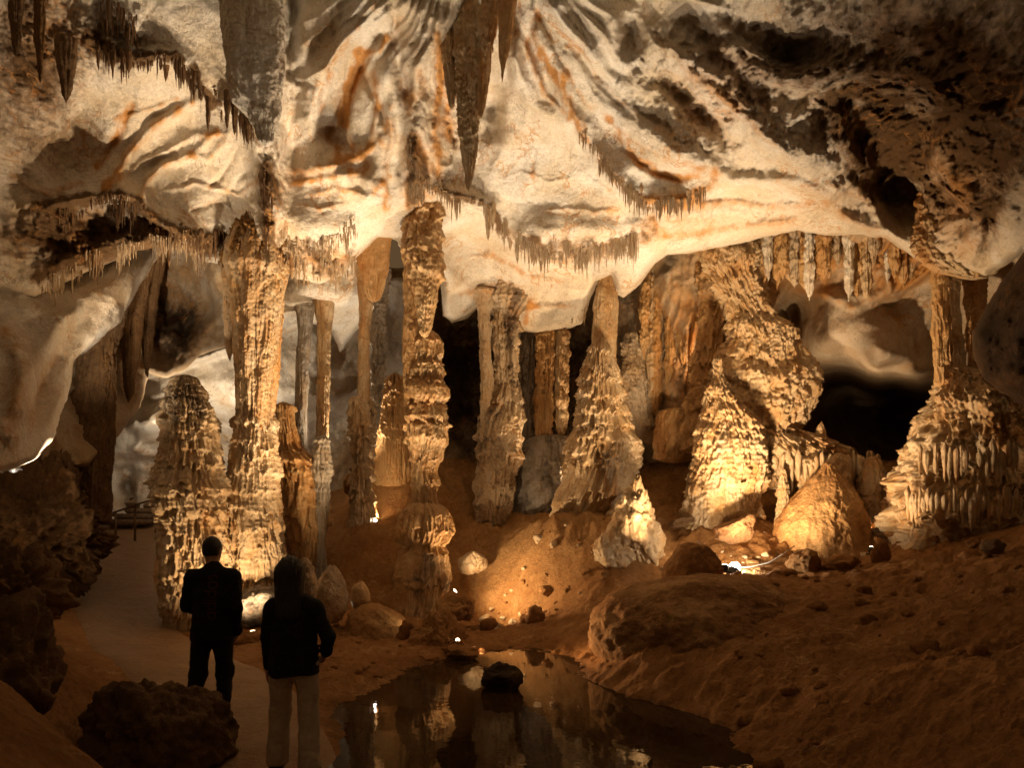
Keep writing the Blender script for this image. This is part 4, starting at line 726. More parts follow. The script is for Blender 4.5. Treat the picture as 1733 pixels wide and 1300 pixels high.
# fringes of drips under the pedestal tiers and the shelf
for nm, lab, (xa, xb), yb, ln, Yc, cxp, hw, ry, n in [('drip_fringe', 'upper fringe of stone drips under the rim of the tiered pedestal', (1556, 1735), 782, 30, 12.9, 1695, 150, 1.02, 26), ('drip_fringe', 'lower fringe of stone drips at the foot of the tiered pedestal', (1530, 1735), 858, 34, 12.9, 1690, 172, 1.18, 30),
        ('drip_fringe', 'fringe of stone drips under the bridging shelf', (1310, 1492), 800, 26, 14.9, 1400, 100, .66, 24)]:
    r = root_at('flowstone', cxp, yb, Yc, lab, 'flowstone'); rr = random.Random(yb); r.name = nm
    for q in range(n):
        cx = xa + (xb - xa) * (q + rr.uniform(-.3, .3)) / (n - 1); Yq = Yc - ry * math.sqrt(max(.02, 1 - ((cx - cxp) / hw) ** 2)) - .05; w = rr.uniform(3, 6.5); l = ln * rr.uniform(.2, 1.5); y0 = yb - 26 + rr.uniform(-14, 8)
        if rr.random() < .22: continue
        formation('drip', [(y0, cx - w * .8, cx + w * .8), (y0 + 16, cx - w, cx + w), (yb + l * .5, cx - w * .7, cx + w * .6), (yb + l - 4, cx - w * .35, cx + w * .35), (yb + l, cx - .8, cx + .8)], Yq, M['flow'], flute=(.012, .05), rough=.03, mask=(rr.uniform(.1, .4), rr.choice([0, .1, .2]), 0), seed=150 + q, nth=36, dpy=2.5, parent=r)
# --- left shadows
props(formation('column', [(470, 150, 226), (540, 140, 206), (600, 136, 196), (660, 128, 192), (700, 120, 191), (760, 106, 189), (820, 101, 187), (890, 100, 184)], 14.6, M['darkrock'], flute=(.06, .12), rough=.06, mask=(.1, .2, 0), seed=48, nth=200), 'broad dark fluted column in the left shadows', 'column')
props(formation('stalactite', [(415, 196, 262), (470, 200, 252), (520, 204, 244), (570, 206, 240), (620, 208, 232), (660, 211, 226), (682, 214, 220)], 15.9, M['darkrock'], flute=(.03, .08), rough=.04, mask=(.1, .2, 0), seed=49, nth=120), 'dark pointed stalactite left of the blunt stalagmite top', 'stalactite')
props(formation('stalactite', [(420, 236, 282), (480, 238, 270), (540, 240, 262), (590, 241, 258), (622, 245, 254), (640, 248, 251)], 16.4, M['darkrock'], flute=(.03, .08), rough=.04, mask=(.1, .2, 0), seed=50, nth=100), 'shorter dark stalactite beside the pointed dark one', 'stalactite')
for i, (cx, y0, y1, w, Yd, lab) in enumerate([(68, -40, 142, 11, 9.6, 'long thin brown stalactite near the top left corner'), (28, -40, 96, 14, 9.4, 'stubby brown stalactite at the top left corner'), (112, 60, 175, 18, 10.2, 'dark winged stalactite over the left hollow')]):
    props(formation('stalactite', [(y0, cx - w, cx + w), (y0 + (y1 - y0) * .5, cx - w * .8, cx + w * .7), (y1 - 15, cx - w * .4, cx + w * .4), (y1, cx - 1, cx + 1)], Yd, M['darkrock'], flute=(.02, .06), rough=.03, mask=(.3, .1, 0), seed=51 + i, nth=90), lab, 'stalactite')
props(formation('rock_pendant', [(-80, 388, 478), (-20, 378, 479), (20, 375, 480), (60, 374, 481), (95, 382, 481), (145, 386, 480), (172, 394, 477), (200, 420, 474), (225, 432, 467), (240, 437, 463), (248, 444, 456)], 10.55, M['ceil'], kd=.7, flute=(.004, .3), rough=.05, mask=(.0, -.1, .12), seed=59, nth=240, crustn=.3), 'big pale grey rock pendant bulging from the ceiling at upper left', 'rock pendant')
props(formation('rock_pendant', [(262, 1580, 1604), (300, 1563, 1624), (340, 1556, 1652), (380, 1550, 1674), (420, 1548, 1690), (445, 1566, 1692), (462, 1598, 1686), (474, 1632, 1672)], 11.9, M['flow'], kd=.5, auto=(300, 455, 30, .06), flute=(.05, .12), rough=.16, lowf=.3, finger=1.5, mask=(.35, .05, 0), seed=56, nth=240), 'ragged orange rock pendant above the rod column at the right', 'rock pendant')
# small stalactites in the middle of the frame
for i, (cx, y0, y1, w, Yd, mt, lab) in enumerate([(826, 345, 410, 7, 13.5, 'flow', 'twin fang stalactite under the central lip, longer one'), (834, 340, 395, 6, 13.3, 'flow', 'twin fang stalactite under the central lip, shorter one'), (384, 150, 222, 7, 11.2, 'darkrock', 'blackish stalactite left of the dark bristling pair'),
        (397, 160, 230, 8, 11.3, 'darkrock', 'blackish stalactite at the pale pendant foot, thick and ragged'), (420, 180, 245, 9, 11.4, 'darkrock', 'blackish ragged stalactite nearest the pale pendant tip'), (700, 395, 470, 9, 13.6, 'orange', 'stout honey stalactite on the upper central column')]):
    props(formation('stalactite', [(y0, cx - w, cx + w), (y0 + (y1 - y0) * .4, cx - w * .75, cx + w * .75), (y1 - 8, cx - w * .3, cx + w * .3), (y1, cx - .8, cx + .8)], Yd, M[mt], flute=(.015, .05), rough=.03, mask=(.2, .15, 0), seed=60 + i, nth=70), lab, 'stalactite')

# ------------------------------------------------------------------ loose rocks and domes
_ico = {}
def ico(sub):
    if sub not in _ico:
        bm = bmesh.new(); bmesh.ops.create_icosphere(bm, subdivisions=sub, radius=1)
        bm.verts.ensure_lookup_table()
        _ico[sub] = (np.array([v.co[:] for v in bm.verts]), np.array([[v.index for v in f.verts] for f in bm.faces])); bm.free()
    return _ico[sub]
def rock(name, px, py, rx, rz, Y, mat, label=None, cat='rock', group=None, kd=.9, seed=0, sub=6, lump=.3, facet=.35, fine=.04, mask=(.15, .15, 0), rot=None, flat=None, tip=0):
    P, Fc = ico(sub); so = seed * 3.17
    d = np.zeros(len(P))
    if facet:      # cut by random planes for a broken outline
        rr = np.random.default_rng(seed + 100)
        r = np.ones(len(P))
        for _ in range(int(9 + 6 * facet)):
            nrm = rr.normal(size=3); nrm /= np.linalg.norm(nrm); h = rr.uniform(.62, .95)
            dt = P @ nrm; lim = np.where(dt > .05, h / np.maximum(dt, .05), 9)
            r = np.minimum(r, 1 + (np.minimum(lim, 1) - 1) * facet * 1.6)
        d += r - 1
    d += lump * fbm(P[:, 0] * 1.1 + so, P[:, 1] * 1.1, P[:, 2] * 1.1 + so, 4, .55)
    sc = np.array([rx, rx * kd, rz]) / F * Y
    W = P * sc
    ff = fine / max(sc.mean(), .02)
    d += ff * fbm(W[:, 0] * 7 + so, W[:, 1] * 7, W[:, 2] * 7, 4, .6) + ff * .6 * (ridged(W[:, 0] * 5, W[:, 1] * 5 + so, W[:, 2] * 5, 3) - .5)
    V = P * (1 + d)[:, None]
    if tip: V[:, :2] *= (1 - tip * np.clip(V[:, 2:], -.3, 1))
    V = V * sc
    if rot: V = V @ np.array(Matrix.Rotation(rot, 3, 'Y')).T
    c = V3(px, py, Y); V = V + c
    base = np.array([c[0], c[1], V[:, 2].min()])
    st = mask[0] + .5 * fbm(W[:, 0] * 2 + so, W[:, 1] * 2, W[:, 2] * 2, 3); cr = mask[1] + .5 * fbm(W[:, 0] * 3 - so, W[:, 1] * 3, W[:, 2] * 3, 4)
    mk = np.stack([st, cr, mask[2] + 0 * st], -1)
    o = mesh_np(name, V, Fc, mat, mk, base)
    return props(o, label, cat, group)
rock('boulder', 262, 1250, 122, 118, 6.1, M['darkrock'], 'big dark rounded boulder in the bottom left foreground', 'boulder', seed=1, lump=.38, facet=.75, fine=.10, tip=.12, mask=(.1, .3, 0))
rock('boulder', 70, 905, 128, 118, 13.6, M['darkrock'], 'large dark rock mass left of the clay path', 'boulder', seed=2, lump=.6, facet=.7, fine=.28, mask=(.2, .3, 0), tip=.15, sub=7)
rock('boulder', 10, 1010, 80, 95, 8.6, M['darkrock'], 'dark craggy boulder low on the left edge', 'boulder', seed=3, lump=.6, facet=.8, fine=.18, mask=(.1, .1, 0))
rock('boulder', -30, 1190, 120, 190, 5.2, M['darkrock'], 'dark leaning boulder in the bottom left corner', 'boulder', seed=4, lump=.55, facet=.6, fine=.14, mask=(.1, .35, 0))
rock('slab', 428, 1086, 52, 17, 11.8, M['mud'], 'low tilted rock slab shielding a lamp between the two people', 'slab', seed=5, lump=.15, facet=.7, kd=.5, rot=.15, mask=(.3, .1, 0), sub=5)
rock('dome', 562, 1008, 27, 50, 12.2, M['flow'], 'smooth grey egg shaped stalagmite stump', 'stalagmite', seed=6, lump=.15, facet=.1, fine=.04, mask=(.1, .30, .1), tip=.15)
rock('dome', 436, 1024, 42, 34, 12.9, M['grey'], 'low rounded pale dome at the foot of the thick pale column', 'stalagmite', seed=7, lump=.25, facet=.3, fine=.05, mask=(.1, .6, .1))
rock('dome', 517, 992, 19, 46, 11.9, M['flow'], 'dim rounded stump just behind the hooded person', 'stalagmite', seed=8, lump=.15, facet=.1, fine=.05, mask=(.1, .45, 0), tip=.05)
rock('dome', 610, 1010, 17, 26, 12.4, M['orange'], 'small orange rounded stump on a sandy mound', 'stalagmite', seed=9, lump=.15, facet=.1, fine=.01, mask=(.1, 0, 0), tip=.1)
rock('mud_mound', 645, 1072, 64, 46, 12.3, M['mud'], 'smooth sandy mound under the small orange stump', 'mound', seed=10, lump=.15, facet=.1, fine=.02, mask=(.5, -.1, 0), rot=.5)
rock('boulder', 742, 1080, 46, 46, 11.7, M['mud'], 'rust brown rock with a pale tip beside the pool', 'boulder', seed=11, lump=.4, facet=.6, fine=.06, mask=(.3, .2, 0), tip=.25)
rock('boulder', 770, 1028, 32, 26, 12.8, M['mud'], 'brown rock hiding a lamp beside the ornate column foot', 'boulder', seed=12, lump=.4, facet=.6, fine=.05, mask=(.2, .15, 0))
rock('boulder', 850, 1148, 36, 28, 8.9, M['darkrock'], 'black blocky rock standing in the pool', 'boulder', seed=13, lump=.2, facet=.7, fine=.03, mask=(0, .8, 0))
rock('rock', 778, 1105, 34, 16, 10.8, M['mud'], 'flat brown rock at the back edge of the pool', 'rock', seed=14, lump=.3, facet=.6, fine=.04, sub=5)
rock('rock', 720, 1122, 26, 14, 10.6, M['mud'], 'low brown rock on the left shore of the pool', 'rock', seed=15, lump=.3, facet=.6, fine=.04, sub=5)
rock('rock', 800, 952, 24, 22, 14.6, M['flow'], 'pale round rock above the gravel by the ornate column', 'rock', seed=16, lump=.3, facet=.4, fine=.04, sub=5)
rock('boulder', 1078, 890, 42, 82, 13.5, M['flow'], 'jagged pale cone rock lit on the slope below the fir shaped column', 'boulder', seed=17, lump=.5, facet=.5, fine=.10, mask=(.15, .05, 0), tip=.35)
rock('rock', 1038, 930, 36, 40, 13.5, M['flow'], 'smaller pale rock leaning against the jagged cone rock', 'rock', seed=18, lump=.4, facet=.5, fine=.07, mask=(.25, .05, 0), tip=.2)
rock('mud_cone', 1172, 960, 48, 46, 11.5, M['mud'], 'rounded brown cone beside the bright white lamp', 'mound', seed=19, lump=.2, facet=.15, fine=.02, mask=(.3, 0, 0), tip=.3)
rock('slab', 1246, 898, 40, 24, 13.4, M['mud'], 'angular tilted slab on the slope above the white lamp', 'slab', seed=20, lump=.2, facet=.8, kd=.5, rot=-.4, fine=.03, sub=5, mask=(.1, .15, .1))
rock('slab', 1152, 884, 26, 9, 14.2, M['darkrock'], 'thin dark slab lying on the slope right of the jagged cone rock', 'slab', seed=21, lump=.2, facet=.8, kd=.6, rot=-.25, sub=5)
rock('rock', 1318, 982, 30, 17, 11.4, M['mud'], 'tilted brown stone below the lit wire right of the white lamp', 'rock', seed=22, lump=.2, facet=.7, rot=-.3, sub=5)
rock('rock', 1362, 952, 30, 24, 12., M['mud'], 'brown rock under the right end of the lit wire', 'rock', seed=23, lump=.3, facet=.6, sub=5)
rock('rock', 1420, 958, 40, 20, 12.2, M['mud'], 'long brown rock right of the lit wire', 'rock', seed=24, lump=.3, facet=.6, sub=5)
rock('rock', 1395, 1000, 14, 11, 10.6, M['darkrock'], 'small dark stone on the slope under the long brown rock', 'rock', seed=25, sub=4)
rock('rock', 1680, 925, 20, 15, 10.2, M['darkrock'], 'lone dark stone high on the right slope', 'rock', seed=26, sub=4)
rock('rock', 535, 1262, 18, 22, 6.9, M['mud'], 'small pointed brown rock at the near pool edge', 'rock', seed=27, lump=.4, facet=.7, sub=5, tip=.3)
# the big hump of mud over the pool
rock('mud_mound', 1215, 1092, 215, 118, 10.3, M['mud'], 'large rounded mud hump overhanging the right shore of the pool', 'mound', seed=28, lump=.16, facet=.1, fine=.05, kd=.95, sub=7, mask=(.4, -.1, .04), rot=.10)
rr = random.Random(5)
for i in range(120):
    Yr = rr.uniform(12.9, 14.4); x = rr.gauss(.1, .75); z = gz(x, Yr)
    px = x / Yr * F + CX; s = rr.choice([2.5, 3.5, 5, 8, 13]) * rr.uniform(.7, 1.2)
    rock('rubble_stone', px, HY - (z - CH) * F / Yr - s * .3, s, s * .75, Yr, M['mud' if i % 3 else 'flow'], 'small broken stone in the lit rubble beside the ornate column', 'stone', 'rubble beside the ornate column', seed=200 + i, sub=3, facet=.7, lump=.3, fine=.01, mask=(.3, 0, 0))
for i in range(110):
    Yr = rr.uniform(6, 13); px = rr.uniform(1240, 1740); x = (px - CX) / F * Yr; z = gz(x, Yr); s = rr.uniform(.03, .10) * F / Yr * rr.choice([.3, .4, .5, .7, 1, 1.5])
    rock('slope_stone', px, HY - (z - CH) * F / Yr - s * .2, s, s * .7, Yr, M['mud'], 'brown stone half sunk in the right mud slope', 'stone', 'stones on the right mud slope', seed=300 + i, sub=3, facet=.6, lump=.4, fine=.02, mask=(.05, .3, 0))
for i in range(46):
    Yr = rr.uniform(12.6, 14.0); px = rr.uniform(1100, 1560); x = (px - CX) / F * Yr; z = gz(x, Yr); s = rr.choice([.02, .03, .05, .09]) * rr.uniform(.7, 1.3) * F / Yr
    rock('rubble_stone', px, HY - (z - CH) * F / Yr - s * .2, s, s * .65, Yr, M['mud' if i % 2 else 'flow'], 'broken stone on the bank at the foot of the right cones', 'stone', 'stones below the right cones', seed=500 + i, sub=3, facet=.8, lump=.3, fine=.01, mask=(.25, .1, 0))
for i in range(40):
    Yr = rr.uniform(8.5, 13.2); px = rr.uniform(560, 800); x = (px - CX) / F * Yr; z = gz(x, Yr); s = rr.uniform(.02, .07) * F / Yr
    rock('shore_stone', px, HY - (z - CH) * F / Yr - s * .2, s, s * .6, Yr, M['mud'], 'small brown stone on the shore left of the pool', 'stone', 'stones on the left shore', seed=400 + i, sub=3, facet=.6, lump=.4, fine=.02, mask=(.1, .3, 0))

# ------------------------------------------------------------------ soda straws
STRAW_ME = {}
def straw_mesh(key, mat, seed):
    rr = np.random.default_rng(seed); n, m = 7, 6
    t = np.linspace(0, 1, n); r = .5 * (1 - t) ** .6 + .12
    r *= 1 + .25 * rr.normal(size=n); ox = np.cumsum(rr.normal(size=n)) * .06; th = np.linspace(0, 2 * np.pi, m, endpoint=False)
    V = np.stack([r[:, None] * np.cos(th) + ox[:, None], r[:, None] * np.sin(th), -t[:, None] + 0 * th], -1)
    return V.reshape(-1, 3), grid_faces(n, m, True)[:, ::-1]
VAR = [straw_mesh(i, None, 500 + i) for i in range(6)]
def straw_obj_mesh(mat, i):
    k = (mat, i)
    if k not in STRAW_ME:
        me = bpy.data.meshes.new('soda_straw'); V, Fq = VAR[i]
        me.from_pydata([tuple(v) for v in V], [], [tuple(int(a) for a in f) for f in Fq]); me.materials.append(M[mat])
        for p in me.polygons: p.use_smooth = True
        STRAW_ME[k] = me
    return STRAW_ME[k]
def fringe(sheetname, pts, band, dens, lo, hi, mat, group, label, n_obj, w=(.004, .013), seed=0):
    """hanging straws along a lip: the longest ones are single objects, the fine fuzz between them one mass"""
    rr = random.Random(seed); L = sum(math.hypot(b[0] - a[0], b[1] - a[1]) for a, b in zip(pts[:-1], pts[1:]))
    items = []
    for _ in range(int(L * dens * 1.7)):
        s = rr.random() * L
        for a, b in zip(pts[:-1], pts[1:]):
            l = math.hypot(b[0] - a[0], b[1] - a[1])
            if s <= l: break
            s -= l
        t = s / l; px = a[0] + t * (b[0] - a[0]) + rr.uniform(-6, 6); py = a[1] + t * (b[1] - a[1]) + rr.uniform(-band, band * .4); py += 16 * float(perlin(np.array([px / 31.]), np.array([seed + .7]), np.array([.4]))[0])
        clump = .45 + .9 * max(0, float(fbm(np.array([px / 26.]), np.array([py / 26.]), np.array([seed + .3]), 2)[0]) + .25)
        Y = sample(sheetname, px, py)
        if Y is None or clump < .52 + rr.uniform(0, .3): continue
        ln = (lo + (hi - lo) * min(1.25, rr.expovariate(3.2))) * clump / F * Y; wd = rr.uniform(*w)
        items.append((ln, wd, V3(px, py - 2, Y - .04), rr.randrange(6), rr.uniform(0, 6.28)))
    items.sort(key=lambda q: -q[0])
    for ln, wd, p, v, a in items[:n_obj]:
        o = bpy.data.objects.new('soda_straw', straw_obj_mesh(mat, v)); C.objects.link(o)
        o.location = [float(q) for q in p]; o.scale = (wd * 2.2, wd * 2.2, ln); o.rotation_euler.z = a
        props(o, label, 'soda straw', group)
    rest = items[n_obj:]
    if rest:
        Vs = []; Fs = []; k = 0
        for ln, wd, p, v, a in rest:
            V, Fq = VAR[v]; c, s = math.cos(a), math.sin(a)
            Q = np.stack([(V[:, 0] * c - V[:, 1] * s) * wd * 2, (V[:, 0] * s + V[:, 1] * c) * wd * 2, V[:, 2] * ln], -1) + p
            Vs.append(Q); Fs.append(Fq + k); k += len(V)
        o = mesh_np('soda_straw_fuzz', np.concatenate(Vs), np.concatenate(Fs), M[mat])
        props(o, 'short fuzz of ' + label[5:] if label.startswith('thin ') else 'short fuzz of ' + label, 'soda straws', kind='stuff')
FR = [
    ('cave_ceiling', [(160, 90), (200, 98), (240, 104), (270, 96), (294, 99), (318, 118), (336, 135), (346, 158), (362, 178)], 14, .9, 10, 42, 'dstraw', 'bristles of the dark arch', 'thin dark straw hanging from the brown arch at upper left', 26),
    ('cave_ceiling', [(170, 30), (230, 60), (210, 90)], 40, .9, 20, 60, 'dstraw', 'bristles above the dark arch', 'thin dark straw in the rough patch above the brown arch', 18),
    ('cave_ceiling', [(366, 178), (384, 178), (415, 196), (430, 225)], 8, 1.0, 18, 55, 'dstraw', 'bristles at the pale pendant foot', 'thin blackish straw under the foot of the pale pendant', 18),
    ('cave_ceiling', [(70, 495), (110, 470), (150, 450), (200, 432), (236, 419), (265, 412), (300, 412), (345, 436), (380, 444)], 22, 1.6, 8, 42, 'straw', 'straws of the left ledge', 'thin pale straw hanging from the rough ledge at left', 40),
    ('cave_ceiling', [(100, 370), (150, 352), (200, 350), (240, 362), (265, 395), (330, 405), (378, 402)], 20, 1.5, 8, 36, 'dstraw', 'straws of the upper left ledge', 'thin brown straw under the dark left ledge line', 30),
    ('cave_ceiling', [(482, 450), (510, 470), (545, 475), (575, 465), (600, 436)], 70, 4.0, 8, 34, 'straw', 'straws beside the thick column', 'thin straw in the rough fringe right of the thick pale column', 34),
    ('cave_ceiling', [(440, 300), (456, 350), (450, 430)], 20, 1.4, 10, 40, 'dstraw', 'straws on the brown spine', 'thin brown straw on the rough spine above the thick column', 14),
    ('cave_ceiling', [(745, 330), (775, 338), (805, 345), (832, 358), (850, 382)], 6, 1.4, 10, 44, 'straw', 'straws of the central lip', 'thin straw hanging under the central dark lip', 22),
    ('cave_ceiling', [(850, 400), (880, 415), (920, 428), (970, 432), (1010, 430), (1040, 428), (1075, 412)], 24, 4.6, 8, 38, 'straw', 'straws of the long pale lip', 'thin straw of the long fringe below the pale dome', 56),
    ('cave_ceiling', [(985, 222), (1019, 276), (1054, 320), (1080, 340), (1120, 348), (1165, 345), (1190, 328)], 8, 1.6, 8, 34, 'straw', 'straws on the ochre ridge', 'thin straw under the ochre ridge right of the pale dome', 26),
    ('cave_ceiling', [(690, 250), (705, 300), (695, 340), (720, 325), (745, 322)], 22, 1.4, 8, 30, 'straw', 'straws of the encrusted spine', 'thin straw on the encrusted spine by the long stalactite', 12),
    ('cave_ceiling', [(860, 560), (900, 565), (940, 560), (985, 546), (1000, 500)], 4, .25, 4, 16, 'straw', 'straws of the lowest white edge', 'thin short straw under the lowest white ceiling edge', 8),
]
for i, f in enumerate(FR): fringe(*f, seed=70 + i)

rr = random.Random(44)
for grp, lab, pts, n in [('stalactites of the left ledges', 'short brown stalactite among the straws of the left ledges', [(90, 372), (200, 352), (260, 392), (380, 405), (300, 415), (150, 452)], 16), ('stalactites of the pale lip', 'short tan stalactite among the straws of the long pale lip', [(850, 395), (930, 425), (1010, 425), (1085, 402)], 14),
                         ('stalactites beside the thick column', 'short tan stalactite in the rough fringe right of the thick pale column', [(484, 425), (530, 455), (580, 445)], 10), ('stalactites of the ochre ridge', 'short ochre stalactite hanging from the ochre ridge', [(985, 225), (1054, 318), (1120, 346), (1180, 335)], 9), ('stalactites of the dark arch', 'short dark stalactite hanging from the brown arch', [(160, 85), (240, 104), (318, 118), (360, 178)], 12)]:
    for q in range(n):
        k = rr.random() * (len(pts) - 1); i = int(k); t = k - i; px = pts[i][0] + t * (pts[i + 1][0] - pts[i][0]) + rr.uniform(-8, 8); py = pts[i][1] + t * (pts[i + 1][1] - pts[i][1]) + rr.uniform(-8, 6)
        Yq = sample('cave_ceiling', px, py)
        if Yq is None: continue
        w = rr.uniform(2.2, 5.5); l = rr.uniform(14, 46) * (w / 4)
        props(formation('stalactite', [(py - 14, px - w * 1.4, px + w * 1.4), (py, px - w, px + w), (py + l * .6, px - w * .6, px + w * .6), (py + l, px - .6, px + .6)], Yq - .03, M['dstraw' if 'dark' in lab or 'brown' in lab else 'straw'], flute=(.012, .05), rough=.03, mask=(.25, .15, 0), seed=170 + q, nth=28, dpy=2.), lab, 'stalactite', grp)

# ------------------------------------------------------------------ people (distance fields -> one continuous skin)
def sd_cone(P, a, b, ra, rb):
    a = np.array(a, float); b = np.array(b, float); ba = b - a; t = np.clip(((P - a) @ ba) / (ba @ ba + 1e-12), 0, 1)
    return np.linalg.norm(P - a - t[:, None] * ba, axis=1) - (ra + (rb - ra) * t)
def sd_ell(P, c, r):
    r = np.array(r); q = (P - np.array(c)) / r; k0 = np.linalg.norm(q, axis=1); k1 = np.linalg.norm(q / r, axis=1)
    return k0 * (k0 - 1) / np.maximum(k1, 1e-6)
def smin(a, b, k):
    h = np.clip(.5 + .5 * (b - a) / k, 0, 1); return b + (a - b) * h - k * h * (1 - h)
def surface(fn, lo, hi, h):
    """surface nets"""
    lo = np.array(lo, float); n = np.ceil((np.array(hi) - lo) / h).astype(int) + 1
    g = np.stack(np.meshgrid(*[lo[i] + h * np.arange(n[i]) for i in range(3)], indexing='ij'), -1)
    D = fn(g.reshape(-1, 3)).reshape(n)
    s = D < 0
    cnt = sum(s[i:n[0] - 1 + i, j:n[1] - 1 + j, k:n[2] - 1 + k].astype(np.int8) for i in (0, 1) for j in (0, 1) for k in (0, 1))
    act = (cnt > 0) & (cnt < 8); idx = np.full(act.shape, -1); idx[act] = np.arange(act.sum())
    ii = np.argwhere(act); acc = np.zeros((len(ii), 3)); w = np.zeros(len(ii))
    cor = [(i, j, k) for i in (0, 1) for j in (0, 1) for k in (0, 1)]
    for a in range(8):
        for b in range(a + 1, 8):
            if sum(abs(cor[a][q] - cor[b][q]) for q in range(3)) != 1: continue
            A = ii + cor[a]; B = ii + cor[b]; da = D[tuple(A.T)]; db = D[tuple(B.T)]; m = (da < 0) != (db < 0)
            t = np.where(m, da / np.where(m, da - db, 1), 0)
            acc += np.where(m[:, None], A + t[:, None] * (B - A), 0); w += m
    V = lo + h * acc / w[:, None]
    Fs = []
    for ax in range(3):
        o1, o2 = [(1, 2), (2, 0), (0, 1)][ax]
        e = np.zeros(3, int); e[ax] = 1; sh = [slice(None)] * 3; sh2 = list(sh); sh[ax] = slice(0, -1); sh2[ax] = slice(1, None)
        cr = s[tuple(sh)] != s[tuple(sh2)]; q = np.argwhere(cr); q = q[(q[:, o1] > 0) & (q[:, o2] > 0) & (q[:, o1] < n[o1] - 1) & (q[:, o2] < n[o2] - 1)]
        u1 = np.zeros(3, int); u1[o1] = 1; u2 = np.zeros(3, int); u2[o2] = 1
        f = np.stack([idx[tuple((q - u1 - u2).T)], idx[tuple((q - u2).T)], idx[tuple(q.T)], idx[tuple((q - u1).T)]], 1)
        flip = ~s[tuple(q.T)]; f[flip] = f[flip][:, ::-1]; Fs.append(f)
    return V, np.concatenate(Fs)
def hand_parts(wrist, dirv, palm_n, curl, side):
    """tapered chains for palm, four fingers and thumb"""
    w = np.array(wrist, float); d = np.array(dirv, float); d /= np.linalg.norm(d); nrm = np.array(palm_n, float); nrm -= d * (nrm @ d); nrm /= np.linalg.norm(nrm); s = np.cross(d, nrm) * side
    out = [(w, w + d * .05, .024, .026), (w + d * .03 - s * .018, w + d * .085 - s * .026, .016, .014), (w + d * .03 + s * .018, w + d * .08 + s * .026, .016, .013)]
    for i, (off, ln) in enumerate([(-.030, .072), (-.010, .080), (.011, .075), (.030, .058)]):
        p = w + d * .085 + s * off; dd = d.copy()
        for k, fr in enumerate((.45, .32, .23)):
            a = curl * (.6 + .25 * k); dd = dd * math.cos(a) + nrm * math.sin(a); q = p + dd * ln * fr
            out.append((p, q, .0095 - .001 * k, .009 - .001 * k)); p = q
    p = w + d * .025 - s * .028; dd = d * .75 - s * .55 + nrm * .3; dd /= np.linalg.norm(dd)
    out.append((p, p + dd * .04, .013, .011)); out.append((p + dd * .04, p + dd * .04 + (dd * .8 + nrm * .4 + d * .2) * .032, .011, .009))
    return out
